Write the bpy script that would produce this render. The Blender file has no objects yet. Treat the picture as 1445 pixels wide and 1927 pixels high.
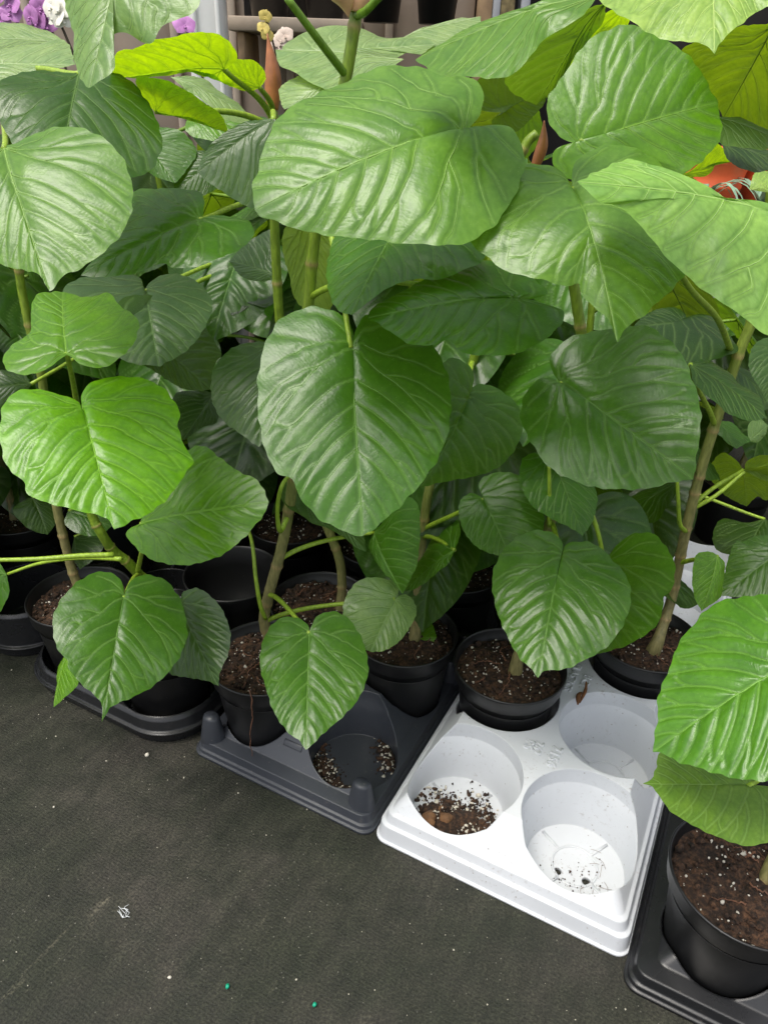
import bpy, bmesh, math, random
import numpy as np
from mathutils import Vector, Matrix

random.seed(7); RNG = np.random.default_rng(7)
S = bpy.context.scene
COL = S.collection
R = math.radians

# ------------------------------------------------------------------ camera
PW, PH, FPX = 1445, 1927, 1400.0
PITCH, ROLL, CAMH = R(30.5), R(1.8), 0.92
_F = np.array([0, math.cos(PITCH), -math.sin(PITCH)])
_U0 = np.array([0, math.sin(PITCH), math.cos(PITCH)])
_X0 = np.array([1.0, 0, 0])
_X = math.cos(ROLL) * _X0 + math.sin(ROLL) * _U0
_U = -math.sin(ROLL) * _X0 + math.cos(ROLL) * _U0
CAM = np.array([0, 0, CAMH])
cd = bpy.data.cameras.new('camera'); cam = bpy.data.objects.new('camera', cd); COL.objects.link(cam)
cd.sensor_fit = 'HORIZONTAL'; cd.sensor_width = 36; cd.lens = FPX / PW * 36
cd.clip_start = .02; cd.clip_end = 300
m = Matrix(((_X[0], _U[0], -_F[0], 0), (_X[1], _U[1], -_F[1], 0), (_X[2], _U[2], -_F[2], CAMH), (0, 0, 0, 1)))
cam.matrix_world = m
S.camera = cam

def ray(x, y):
    return _F + ((x - PW / 2) / FPX) * _X - ((y - PH / 2) / FPX) * _U
def at_y(x, y, Y):                       # point on the pixel's ray at ground distance Y
    d = ray(x, y); return CAM + d * (Y / d[1])
def at_z(x, y, Z):                       # point on the pixel's ray at height Z
    d = ray(x, y); return CAM + d * ((Z - CAMH) / d[2])

# ------------------------------------------------------------------ light
SUN_EL, SUN_AZ = R(67), R(228)           # azimuth: direction the light comes from, clockwise from +y
w = bpy.data.worlds.new('World'); S.world = w; w.use_nodes = True
nt = w.node_tree; nt.nodes.clear()
sky = nt.nodes.new('ShaderNodeTexSky'); sky.sky_type = 'NISHITA'; sky.sun_disc = False
sky.sun_elevation = SUN_EL; sky.sun_rotation = SUN_AZ; sky.dust_density = 4; sky.air_density = 1.0; sky.ozone_density = .6
hs = nt.nodes.new('ShaderNodeHueSaturation'); hs.inputs['Saturation'].default_value = .35
bg = nt.nodes.new('ShaderNodeBackground'); bg.inputs[1].default_value = .125
wo = nt.nodes.new('ShaderNodeOutputWorld')
nt.links.new(sky.outputs[0], hs.inputs['Color']); nt.links.new(hs.outputs[0], bg.inputs[0]); nt.links.new(bg.outputs[0], wo.inputs[0])
sd = bpy.data.lights.new('sun', 'SUN'); sd.energy = 1.2; sd.angle = R(22); sd.color = (1, .945, .84)
so = bpy.data.objects.new('sun', sd); COL.objects.link(so)
sdir = Vector((math.sin(SUN_AZ) * math.cos(SUN_EL), math.cos(SUN_AZ) * math.cos(SUN_EL), math.sin(SUN_EL)))
so.rotation_euler = sdir.to_track_quat('Z', 'Y').to_euler(); so.location = sdir * 8
S.view_settings.view_transform = 'Standard'; S.view_settings.look = 'None'
S.view_settings.exposure = .95; S.view_settings.gamma = 1
S.render.engine = 'CYCLES'
try:
    S.cycles.max_bounces = 10; S.cycles.transmission_bounces = 8; S.cycles.diffuse_bounces = 6
    S.cycles.use_denoising = True
except Exception: pass

# ------------------------------------------------------------------ materials
def mat(name):
    m = bpy.data.materials.new(name); m.use_nodes = True
    t = m.node_tree; b = t.nodes['Principled BSDF']; return m, t, b
def N(t, typ, **kw):
    n = t.nodes.new(typ)
    for k, v in kw.items(): setattr(n, k, v)
    return n
def setin(n, **kw):
    for k, v in kw.items(): n.inputs[k.replace('_', ' ')].default_value = v
    return n
def ramp(t, src, stops):
    r = N(t, 'ShaderNodeValToRGB'); e = r.color_ramp.elements
    while len(e) < len(stops): e.new(.5)
    for el, (p, c) in zip(e, stops):
        el.position = p; el.color = c if len(c) == 4 else (*c, 1)
    t.links.new(src, r.inputs[0]); return r
def noise(t, vec, scale, detail=3, rough=.55):
    n = N(t, 'ShaderNodeTexNoise'); setin(n, Scale=scale, Detail=detail, Roughness=rough)
    if vec is not None: t.links.new(vec, n.inputs['Vector'])
    return n
def mixc(t, fac, a, b, mode='MIX'):
    n = N(t, 'ShaderNodeMix', data_type='RGBA', blend_type=mode)
    for s, v in ((0, fac), (6, a), (7, b)):
        if isinstance(v, (int, float)): n.inputs[s].default_value = v
        elif isinstance(v, tuple): n.inputs[s].default_value = (*v, 1) if len(v) == 3 else v
        else: t.links.new(v, n.inputs[s])
    return n.outputs[2]
def bump(t, h, strength, dist, nrm=None):
    b = N(t, 'ShaderNodeBump'); setin(b, Strength=strength, Distance=dist)
    t.links.new(h, b.inputs['Height'])
    if nrm is not None: t.links.new(nrm, b.inputs['Normal'])
    return b.outputs[0]
def math_(t, op, a, b=None):
    n = N(t, 'ShaderNodeMath', operation=op)
    for i, v in enumerate((a, b)):
        if v is None: continue
        if isinstance(v, (int, float)): n.inputs[i].default_value = v
        else: t.links.new(v, n.inputs[i])
    return n.outputs[0]

def leaf_material():
    m, t, b = mat('leaf')
    oi = N(t, 'ShaderNodeObjectInfo'); uv = N(t, 'ShaderNodeUVMap'); tc = N(t, 'ShaderNodeTexCoord'); geo = N(t, 'ShaderNodeNewGeometry')
    at = N(t, 'ShaderNodeAttribute', attribute_name='vein')
    base = oi.outputs['Color']
    n1 = noise(t, uv.outputs[0], 6, 4)
    r1 = ramp(t, n1.outputs[0], [(.3, (.72, .8, .75)), (.7, (1.22, 1.15, 1.05))])
    c = mixc(t, 1.0, base, r1.outputs[0], 'MULTIPLY')
    n2 = noise(t, uv.outputs[0], 34, 3)
    r2 = ramp(t, n2.outputs[0], [(.35, (.85, .9, .8)), (.65, (1.1, 1.08, 1.1))])
    c = mixc(t, 1.0, c, r2.outputs[0], 'MULTIPLY')
    # paler along the veins
    c = mixc(t, math_(t, 'MULTIPLY', at.outputs['Fac'], .35), c, mixc(t, .45, c, (.32, .5, .16)))
    fl = ramp(t, at.outputs['Fac'], [(0, (1, 1, 1)), (.35, (.72, .76, .7)), (.9, (1.05, 1.05, 1.0))])  # dark lines flanking the veins: groove shading put into the colour
    c = mixc(t, 1.0, c, fl.outputs[0], 'MULTIPLY')
    # tiny pale specks
    vo = N(t, 'ShaderNodeTexVoronoi'); setin(vo, Scale=75.0); t.links.new(uv.outputs[0], vo.inputs['Vector'])
    sp = ramp(t, vo.outputs['Distance'], [(.07, (1, 1, 1)), (.16, (0, 0, 0))])
    wn = N(t, 'ShaderNodeTexWhiteNoise', noise_dimensions='3D'); t.links.new(vo.outputs['Color'], wn.inputs['Vector'])
    gate = math_(t, 'GREATER_THAN', wn.outputs['Value'], .62)
    c = mixc(t, math_(t, 'MULTIPLY', math_(t, 'MULTIPLY', sp.outputs[0], gate), .5), c, (.4, .5, .22))
    # brown spots on some leaves only
    sn_ = noise(t, uv.outputs[0], 9, 4, .7)
    off = N(t, 'ShaderNodeVectorMath', operation='ADD'); t.links.new(uv.outputs[0], off.inputs[0]); t.links.new(oi.outputs['Random'], off.inputs[1]); t.links.new(off.outputs[0], sn_.inputs['Vector'])
    sm_ = math_(t, 'MULTIPLY', ramp(t, sn_.outputs[0], [(.70, (0, 0, 0)), (.76, (1, 1, 1))]).outputs[0], math_(t, 'GREATER_THAN', oi.outputs['Random'], .6))
    c = mixc(t, math_(t, 'MULTIPLY', sm_, .6), c, (.14, .10, .03))
    # underside paler and flatter
    cu = mixc(t, .3, c, (.19, .27, .07))
    cc = mixc(t, geo.outputs['Backfacing'], c, cu)
    t.links.new(cc, b.inputs['Base Color'])
    rr = N(t, 'ShaderNodeMapRange'); setin(rr, From_Min=0.0, From_Max=1.0, To_Min=.30, To_Max=.6); t.links.new(geo.outputs['Backfacing'], rr.inputs[0])
    t.links.new(rr.outputs[0], b.inputs['Roughness'])
    b.inputs['Specular IOR Level'].default_value = .5
    # fine cross veins and grain
    n4 = noise(t, uv.outputs[0], 16, 4, .6)
    bb = bump(t, n4.outputs[0], .10, .004)
    v2 = N(t, 'ShaderNodeTexVoronoi', feature='DISTANCE_TO_EDGE'); setin(v2, Scale=46.0); t.links.new(uv.outputs[0], v2.inputs['Vector'])
    e2 = ramp(t, v2.outputs['Distance'], [(0, (0, 0, 0)), (.12, (1, 1, 1))])
    bb = bump(t, e2.outputs[0], .03, .0015, bb)
    sx = N(t, 'ShaderNodeSeparateXYZ'); t.links.new(uv.outputs[0], sx.inputs[0])
    ph = math_(t, 'ADD', math_(t, 'ABSOLUTE', math_(t, 'SUBTRACT', sx.outputs[0], .3)), sx.outputs[1])
    ph = math_(t, 'ADD', math_(t, 'MULTIPLY', ph, 260.0), math_(t, 'MULTIPLY', n4.outputs[0], 22.0))
    bb = bump(t, math_(t, 'SINE', ph), .03, .0010, bb)
    n3 = noise(t, uv.outputs[0], 170, 3)
    bb = bump(t, n3.outputs[0], .05, .0012, bb)
    t.links.new(bb, b.inputs['Normal'])
    tr = N(t, 'ShaderNodeBsdfTranslucent'); tcol = mixc(t, 1.0, mixc(t, .25, c, (.3, .42, .01)), (2.0, 1.9, .7), 'MULTIPLY')
    t.links.new(tcol, tr.inputs['Color'])
    mx = N(t, 'ShaderNodeMixShader'); mx.inputs[0].default_value = .36
    t.links.new(b.outputs[0], mx.inputs[1]); t.links.new(tr.outputs[0], mx.inputs[2])
    t.links.new(mx.outputs[0], t.nodes['Material Output'].inputs[0])
    return m
def vein_material():
    m, t, b = mat('leaf_vein')
    oi = N(t, 'ShaderNodeObjectInfo'); uv = N(t, 'ShaderNodeUVMap')
    c = mixc(t, .16, mixc(t, 1.0, oi.outputs['Color'], (1.75, 1.5, 1.9), 'MULTIPLY'), (.36, .52, .14))
    t.links.new(c, b.inputs['Base Color']); b.inputs['Roughness'].default_value = .42
    tr = N(t, 'ShaderNodeBsdfTranslucent'); t.links.new(oi.outputs['Color'], tr.inputs['Color'])
    mx = N(t, 'ShaderNodeMixShader'); mx.inputs[0].default_value = .25
    t.links.new(b.outputs[0], mx.inputs[1]); t.links.new(tr.outputs[0], mx.inputs[2])
    t.links.new(mx.outputs[0], t.nodes['Material Output'].inputs[0])
    return m
def stem_material():
    m, t, b = mat('stem')
    at = N(t, 'ShaderNodeAttribute', attribute_name='col'); tc = N(t, 'ShaderNodeTexCoord')
    mp = N(t, 'ShaderNodeMapping'); mp.inputs['Scale'].default_value = (1, 1, .25); t.links.new(tc.outputs['Object'], mp.inputs[0])
    n = noise(t, mp.outputs[0], 260, 4)
    r = ramp(t, n.outputs[0], [(.3, (.65, .65, .6)), (.7, (1.25, 1.2, 1.2))])
    t.links.new(mixc(t, 1.0, at.outputs['Color'], r.outputs[0], 'MULTIPLY'), b.inputs['Base Color'])
    b.inputs['Roughness'].default_value = .45
    t.links.new(bump(t, n.outputs[0], .35, .002), b.inputs['Normal'])
    return m
def soil_material():
    m, t, b = mat('potting_soil')
    tc = N(t, 'ShaderNodeTexCoord')
    n = noise(t, tc.outputs['Object'], 160, 6, .7)
    n2 = noise(t, tc.outputs['Object'], 40, 4, .6)
    r = ramp(t, n.outputs[0], [(.3, (.008, .005, .003)), (.48, (.034, .018, .010)), (.64, (.10, .052, .028)), (.78, (.19, .11, .06))])
    r2 = ramp(t, n2.outputs[0], [(.35, (.6, .6, .6)), (.65, (1.4, 1.3, 1.2))])
    t.links.new(mixc(t, 1.0, r.outputs[0], r2.outputs[0], 'MULTIPLY'), b.inputs['Base Color'])
    b.inputs['Roughness'].default_value = .85
    t.links.new(bump(t, n.outputs[0], .9, .006), b.inputs['Normal'])
    return m
def plain(name, col, rough=.5, var=.15, scale=40, bumps=.1, bdist=.001, spec=.5):
    m, t, b = mat(name)
    tc = N(t, 'ShaderNodeTexCoord'); n = noise(t, tc.outputs['Object'], scale, 4)
    lo = tuple(max(0, x * (1 - var)) for x in col); hi = tuple(min(1, x * (1 + var)) for x in col)
    r = ramp(t, n.outputs[0], [(.3, lo), (.7, hi)])
    t.links.new(r.outputs[0], b.inputs['Base Color'])
    rr = N(t, 'ShaderNodeMapRange'); setin(rr, To_Min=max(.05, rough - .08), To_Max=min(1, rough + .1)); t.links.new(n.outputs[0], rr.inputs[0])
    t.links.new(rr.outputs[0], b.inputs['Roughness'])
    b.inputs['Specular IOR Level'].default_value = spec
    if bumps: t.links.new(bump(t, n.outputs[0], bumps, bdist), b.inputs['Normal'])
    return m
def tray_material(name, col, rough, dirt, dcol, bev=.0022):
    m, t, b = mat(name)
    tc = N(t, 'ShaderNodeTexCoord')
    n = noise(t, tc.outputs['Object'], 7, 5, .6)
    r = ramp(t, n.outputs[0], [(.35, tuple(c * .92 for c in col)), (.65, col)])
    d = noise(t, tc.outputs['Object'], 140, 5, .75)
    n3 = noise(t, tc.outputs['Object'], 14, 4, .6)
    dm = math_(t, 'MULTIPLY', ramp(t, d.outputs[0], [(.56, (0, 0, 0)), (.68, (1, 1, 1))]).outputs[0], ramp(t, n3.outputs[0], [(.45, (0, 0, 0)), (.7, (1, 1, 1))]).outputs[0])
    c = mixc(t, math_(t, 'MULTIPLY', dm, dirt), r.outputs[0], dcol)
    vo = N(t, 'ShaderNodeTexVoronoi'); setin(vo, Scale=150.0); t.links.new(tc.outputs['Object'], vo.inputs['Vector'])
    wn = N(t, 'ShaderNodeTexWhiteNoise'); t.links.new(vo.outputs['Color'], wn.inputs['Vector'])
    sp = math_(t, 'MULTIPLY', ramp(t, vo.outputs['Distance'], [(.1, (1, 1, 1)), (.2, (0, 0, 0))]).outputs[0], math_(t, 'GREATER_THAN', wn.outputs['Value'], .9))
    c = mixc(t, math_(t, 'MULTIPLY', sp, .6), c, dcol)
    t.links.new(c, b.inputs['Base Color'])
    rr = N(t, 'ShaderNodeMapRange'); setin(rr, To_Min=rough - .08, To_Max=rough + .12); t.links.new(n3.outputs[0], rr.inputs[0]); t.links.new(rr.outputs[0], b.inputs['Roughness'])
    bv = N(t, 'ShaderNodeBevel', samples=6); bv.inputs[0].default_value = bev
    t.links.new(bump(t, d.outputs[0], .06, .0008, bv.outputs[0]), b.inputs['Normal'])
    return m
def ground_material():
    m, t, b = mat('woven_ground_cloth')
    tc = N(t, 'ShaderNodeTexCoord')
    mp = N(t, 'ShaderNodeMapping'); mp.inputs['Rotation'].default_value = (0, 0, R(28)); t.links.new(tc.outputs['Object'], mp.inputs[0])
    big = noise(t, tc.outputs['Object'], 4.5, 5, .6)
    mid = noise(t, tc.outputs['Object'], 22, 5, .65)
    fine = noise(t, tc.outputs['Object'], 300, 4, .75)
    ms = N(t, 'ShaderNodeMapping'); ms.inputs['Scale'].default_value = (1, .18, 1); t.links.new(mp.outputs[0], ms.inputs[0])
    st = noise(t, ms.outputs[0], 60, 4, .65)
    c = ramp(t, big.outputs[0], [(.3, (.0160, .0205, .0125)), (.5, (.0255, .0270, .0205)), (.68, (.039, .0365, .0320))]).outputs[0]
    c = mixc(t, 1.0, c, ramp(t, mid.outputs[0], [(.3, (.62, .66, .60)), (.7, (1.38, 1.3, 1.28))]).outputs[0], 'MULTIPLY')
    c = mixc(t, 1.0, c, ramp(t, st.outputs[0], [(.35, (.82, .82, .82)), (.65, (1.18, 1.18, 1.16))]).outputs[0], 'MULTIPLY')
    c = mixc(t, 1.0, c, ramp(t, fine.outputs[0], [(.32, (.4, .4, .4)), (.5, (.95, .95, .95)), (.68, (1.9, 1.85, 1.75))]).outputs[0], 'MULTIPLY')
    # pale scuffs with a shape of their own
    sc = noise(t, ms.outputs[0], 11, 5, .7)
    sm = math_(t, 'MULTIPLY', ramp(t, sc.outputs[0], [(.62, (0, 0, 0)), (.72, (1, 1, 1))]).outputs[0], ramp(t, fine.outputs[0], [(.42, (0, 0, 0)), (.6, (1, 1, 1))]).outputs[0])
    c = mixc(t, math_(t, 'MULTIPLY', sm, .55), c, (.30, .27, .19))
    vo = N(t, 'ShaderNodeTexVoronoi'); setin(vo, Scale=130.0); t.links.new(tc.outputs['Object'], vo.inputs['Vector'])
    wn = N(t, 'ShaderNodeTexWhiteNoise'); t.links.new(vo.outputs['Color'], wn.inputs['Vector'])
    sp = math_(t, 'MULTIPLY', ramp(t, vo.outputs['Distance'], [(.06, (1, 1, 1)), (.14, (0, 0, 0))]).outputs[0], math_(t, 'GREATER_THAN', wn.outputs['Value'], .72))
    c = mixc(t, math_(t, 'MULTIPLY', sp, .45), c, (.28, .27, .23))
    t.links.new(c, b.inputs['Base Color'])
    t.links.new(ramp(t, mid.outputs[0], [(.3, (.5, .5, .5)), (.7, (.8, .8, .8))]).outputs[0], b.inputs['Roughness'])
    b.inputs['Specular IOR Level'].default_value = .3
    wv = N(t, 'ShaderNodeTexWave', wave_type='BANDS'); setin(wv, Scale=105.0, Distortion=1.2, Detail=2.0); t.links.new(mp.outputs[0], wv.inputs['Vector'])
    wv2 = N(t, 'ShaderNodeTexWave', wave_type='BANDS', bands_direction='Y'); setin(wv2, Scale=80.0, Distortion=1.2, Detail=2.0); t.links.new(mp.outputs[0], wv2.inputs['Vector'])
    bb = bump(t, math_(t, 'ADD', wv.outputs['Fac'], wv2.outputs['Fac']), .13, .0014)
    bb = bump(t, fine.outputs[0], .7, .0022, bb)
    t.links.new(bb, b.inputs['Normal'])
    return m

M = {}
M['leaf'] = leaf_material(); M['vein'] = vein_material(); M['stem'] = stem_material(); M['soil'] = soil_material()
M['pot'] = tray_material('black_pot_plastic', (.0078, .0078, .0083), .36, .35, (.06, .055, .05), .0012)
M['white_tray'] = tray_material('white_tray_plastic', (.61, .63, .66), .38, .6, (.17, .12, .08), .003)
M['dark_tray'] = tray_material('dark_tray_plastic', (.040, .044, .054), .33, .5, (.13, .12, .11), .0028)
M['black_tray'] = tray_material('black_tray_plastic', (.011, .0115, .013), .26, .5, (.07, .06, .055), .004)
M['ground'] = ground_material()
M['perlite'] = plain('perlite', (.58, .54, .46), .8, .12, 300, .4, .001)
M['root'] = plain('root', (.17, .075, .04), .6, .4, 120, .2)
M['bark'] = plain('bark_chip', (.16, .08, .035), .8, .45, 120, .5, .002)
M['bud'] = plain('bud_sheath', (.36, .13, .05), .38, .35, 45, .2)
M['budpale'] = plain('pale_bud_sheath', (.66, .36, .22), .38, .3, 45, .2)
M['dry'] = plain('dry_leaf', (.17, .07, .025), .6, .4, 80, .3)
M['yellow'] = plain('yellow_leaf', (.42, .25, .02), .5, .4, 50, .2)
M['wallp'] = plain('beige_wall_board', (.34, .27, .21), .6, .14, 6, .1)
M['batten'] = plain('pale_batten', (.46, .38, .30), .6, .12, 12, .1)
M['wood'] = plain('weathered_wood', (.34, .23, .13), .75, .3, 18, .3)
M['moss'] = plain('mossy_wood', (.20, .16, .075), .85, .45, 60, .5)
M['metal'] = plain('grey_metal', (.38, .40, .43), .35, .12, 12, .05)
M['post'] = plain('white_post', (.80, .79, .77), .4, .06, 9, .05)
M['dark'] = plain('dark_bench_and_shade', (.015, .013, .012), .8, .3, 8, .1)  # own tone of the benches, and painted shade in the wall openings
M['shelf'] = plain('shelf_board', (.36, .29, .22), .7, .18, 16, .2)
M['redpot'] = plain('terracotta_plastic', (.62, .10, .028), .45, .12, 15, .05)
M['strap'] = plain('silvery_leaf', (.20, .33, .22), .5, .25, 30, .2)
M['purple'] = plain('purple_petal', (.46, .19, .46), .5, .25, 40, .1)
M['whitep'] = plain('white_petal', (.78, .76, .66), .5, .1, 40, .1)
M['yellowp'] = plain('yellow_petal', (.58, .46, .12), .5, .2, 40, .1)
M['pinkp'] = plain('pale_pink_petal', (.62, .50, .42), .5, .2, 40, .1)
M['ostem'] = plain('orchid_stalk', (.07, .05, .03), .5, .3, 40, .1)
M['oleaf'] = plain('orchid_leaf', (.035, .09, .03), .4, .3, 20, .1)
M['pellet'] = plain('teal_pellet', (.0, .30, .17), .4, .2, 200, .3)
M['lint'] = plain('white_lint', (.75, .78, .8), .7, .1, 200, .1)
M['grit'] = plain('pale_grit', (.45, .42, .34), .8, .3, 300, .3)
M['hole'] = M['dark']

# ------------------------------------------------------------------ mesh helpers
def link(name, me, mats, parent=None, loc=None):
    o = bpy.data.objects.new(name, me)
    for mm in mats:
        if len(me.materials) < len(mats): me.materials.append(mm)
    COL.objects.link(o)
    if parent is not None: o.parent = parent
    if loc is not None: o.location = loc
    return o
def mesh(name, V, Fc, smooth=True, mi=None, uv=None, col=None, vein=None):
    me = bpy.data.meshes.new(name)
    V = np.asarray(V, np.float32); cnt = np.fromiter((len(f) for f in Fc), np.int32, len(Fc)); idx = np.fromiter((i for f in Fc for i in f), np.int32, int(cnt.sum()))
    me.vertices.add(len(V)); me.vertices.foreach_set('co', V.ravel()); me.loops.add(len(idx)); me.loops.foreach_set('vertex_index', idx)
    me.polygons.add(len(cnt)); me.polygons.foreach_set('loop_start', np.r_[0, np.cumsum(cnt)[:-1]].astype(np.int32)); me.update(calc_edges=True)
    if smooth: me.polygons.foreach_set('use_smooth', [True] * len(me.polygons))
    if mi is not None: me.polygons.foreach_set('material_index', np.asarray(mi, np.int32))
    if uv is not None:
        l = me.uv_layers.new(name='UVMap'); idx = np.empty(len(me.loops), np.int32); me.loops.foreach_get('vertex_index', idx)
        l.data.foreach_set('uv', np.asarray(uv, np.float32)[idx].ravel())
    if col is not None:
        a = me.color_attributes.new('col', 'FLOAT_COLOR', 'POINT'); a.data.foreach_set('color', np.asarray(col, np.float32).ravel())
    if vein is not None:
        a = me.attributes.new('vein', 'FLOAT', 'POINT'); a.data.foreach_set('value', np.asarray(vein, np.float32))
    me.update(); return me
def tag(o, label=None, cat=None, group=None, kind=None):
    if label: o['label'] = label
    if cat: o['category'] = cat
    if group: o['group'] = group
    if kind: o['kind'] = kind
    return o
def empty(name, loc):
    o = bpy.data.objects.new(name, None); o.location = tuple(map(float, loc)); o.empty_display_size = .05; COL.objects.link(o); return o
def unit(v): v = np.asarray(v, float); return v / max(np.linalg.norm(v), 1e-12)
def catmull(P, n):
    P = np.asarray(P, float)
    if len(P) == 2: return np.linspace(P[0], P[1], n)
    Q = np.vstack([2 * P[0] - P[1], P, 2 * P[-1] - P[-2]])
    out = []; seg = len(P) - 1
    for t in np.linspace(0, seg - 1e-9, max(n * 4, seg * 8)):
        i = int(t); u = t - i; a, b, c, d = Q[i:i + 4]
        out.append(.5 * ((2 * b) + (c - a) * u + (2 * a - 5 * b + 4 * c - d) * u * u + (3 * b - a - 3 * c + d) * u ** 3))
    out = np.array(out); s = np.r_[0, np.cumsum(np.linalg.norm(np.diff(out, axis=0), axis=1))]
    return np.stack([np.interp(np.linspace(0, s[-1], n), s, out[:, k]) for k in range(P.shape[1])], 1)
def tube(P, rad, ns=8, cap=True):
    P = np.asarray(P, float); n = len(P); rad = np.broadcast_to(rad, (n,))
    T = np.gradient(P, axis=0); T /= np.linalg.norm(T, axis=1)[:, None] + 1e-12
    a = unit(np.cross(T[0], [.3, .9, .1])); V = []
    for i in range(n):
        a = unit(a - T[i] * (a @ T[i])); b = np.cross(T[i], a)
        for k in range(ns):
            th = 2 * math.pi * k / ns; V.append(P[i] + rad[i] * (math.cos(th) * a + math.sin(th) * b))
    Fc = [(i * ns + k, i * ns + (k + 1) % ns, (i + 1) * ns + (k + 1) % ns, (i + 1) * ns + k) for i in range(n - 1) for k in range(ns)]
    if cap: Fc += [tuple(range(ns - 1, -1, -1)), tuple(range((n - 1) * ns, n * ns))]
    return np.array(V), Fc
def lathe(prof, ns=48):
    V = []; n = len(prof)
    for r, z in prof:
        for k in range(ns):
            a = 2 * math.pi * k / ns; V.append((r * math.cos(a), r * math.sin(a), z))
    Fc = [(i * ns + k, i * ns + (k + 1) % ns, (i + 1) * ns + (k + 1) % ns, (i + 1) * ns + k) for i in range(n - 1) for k in range(ns)]
    return np.array(V), Fc
def box(x0, x1, y0, y1, z0, z1):
    V = [(x0, y0, z0), (x1, y0, z0), (x1, y1, z0), (x0, y1, z0), (x0, y0, z1), (x1, y0, z1), (x1, y1, z1), (x0, y1, z1)]
    return np.array(V, float), [(0, 3, 2, 1), (4, 5, 6, 7), (0, 1, 5, 4), (1, 2, 6, 5), (2, 3, 7, 6), (3, 0, 4, 7)]
def join(parts):
    V = []; Fc = []; o = 0
    for v, f in parts:
        V.append(np.asarray(v, float)); Fc += [tuple(i + o for i in q) for q in f]; o += len(v)
    return np.vstack(V), Fc
def bevelled(me, wd=.002, seg=2):
    bm = bmesh.new(); bm.from_mesh(me); bmesh.ops.bevel(bm, geom=bm.edges[:], offset=wd, segments=seg, affect='EDGES', profile=.5)
    bm.to_mesh(me); bm.free(); return me
_ICO = None
def blobs(C, rad, sq=(.6, 1.0)):
    global _ICO
    if _ICO is None:
        bm = bmesh.new(); bmesh.ops.create_icosphere(bm, subdivisions=1, radius=1)
        _ICO = (np.array([v.co[:] for v in bm.verts]), [tuple(v.index for v in f.verts) for f in bm.faces]); bm.free()
    iv, jf = _ICO; V = []; Fc = []
    for c, r in zip(C, rad):
        o = len(V) * len(iv)
        V.append(c + iv * r * RNG.uniform(sq[0], sq[1], 3) * (1 + RNG.uniform(-.22, .22, (len(iv), 1))))
        Fc += [tuple(i + o for i in q) for q in jf]
    return np.vstack(V), Fc

# ------------------------------------------------------------------ ground
g = link('ground', mesh('ground', [(-40, -20, 0), (40, -20, 0), (40, 60, 0), (-40, 60, 0)], [(0, 1, 2, 3)], False), [M['ground']])
tag(g, 'dark woven ground cloth with pale specks covering the floor', kind='structure')

# ------------------------------------------------------------------ leaf template
HALF = np.array([(0, -.015), (.03, -.055), (.09, -.125), (.19, -.175), (.31, -.165), (.42, -.09), (.485, .04), (.505, .19), (.487, .35), (.435, .51), (.35, .66), (.24, .79), (.13, .885), (.055, .945), (0, 1.0)])
CEN = np.array([0, .33])
MID = [(0, 0), (0, .5), (0, .985)]
def make_veins(seed):
    rg = np.random.default_rng(seed); jit = lambda a=.012: rg.normal(0, a); SEC = []
    rows = [(.21, .37, .37), (.35, .31, .34), (.475, .25, .28), (.59, .20, .23), (.70, .14, .17), (.81, .08, .11)] if seed % 2 else [(.18, .38, .38), (.31, .33, .36), (.45, .27, .30), (.58, .20, .24), (.71, .13, .17), (.83, .07, .10)]
    for s in (1, -1):
        k = jit(.03)
        SEC.append(([(0, 0), (.12 * s, .095 + k * .3), (.25 * s, .21 + k * .6), (.36 * s, .335 + k), (.435 * s, .47 + k)], .8))
        SEC.append(([(0, 0), (.15 * s, .015 + jit()), (.31 * s, .045 + jit()), (.475 * s, .12 + jit(.02))], .7))
        SEC.append(([(0, 0), (.08 * s, -.05), (.17 * s, -.105 + jit()), (.27 * s, -.14 + jit())], .55))
        SEC.append(([(.17 * s, .14 + k * .4), (.30 * s, .175 + jit()), (.42 * s, .235 + jit()), (.488 * s, .31)], .5))
        SEC.append(([(.275 * s, .235 + k * .65), (.36 * s, .275 + jit()), (.455 * s, .385 + jit())], .38))
        SEC.append(([(.20 * s, .02 + jit(.004)), (.31 * s, -.02 + jit()), (.42 * s, -.04 + jit())], .4))
        for i, (v, du, dv) in enumerate(rows):
            v = v + jit(.014); dv = dv * (1 + jit(.07)); p = [(0, v), (.40 * du * s, v + .26 * dv), (.76 * du * s, v + .62 * dv), (du * s, v + dv)]
            SEC.append((p, .62 - .05 * i))
            if i < 4:          # fork near the margin
                SEC.append(([(.66 * du * s, v + .51 * dv), (.86 * du * s, v + (.60 + jit(.03)) * dv), (1.06 * du * s, v + (.70 + jit(.05)) * dv)], .3))
    return SEC
def half_curve(n): return catmull(HALF, n)
def ring_template(NA):
    h = half_curve(NA + 1)
    return np.vstack([h, (h * [-1, 1])[NA - 1:0:-1]])          # sinus .. right .. tip .. left
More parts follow.
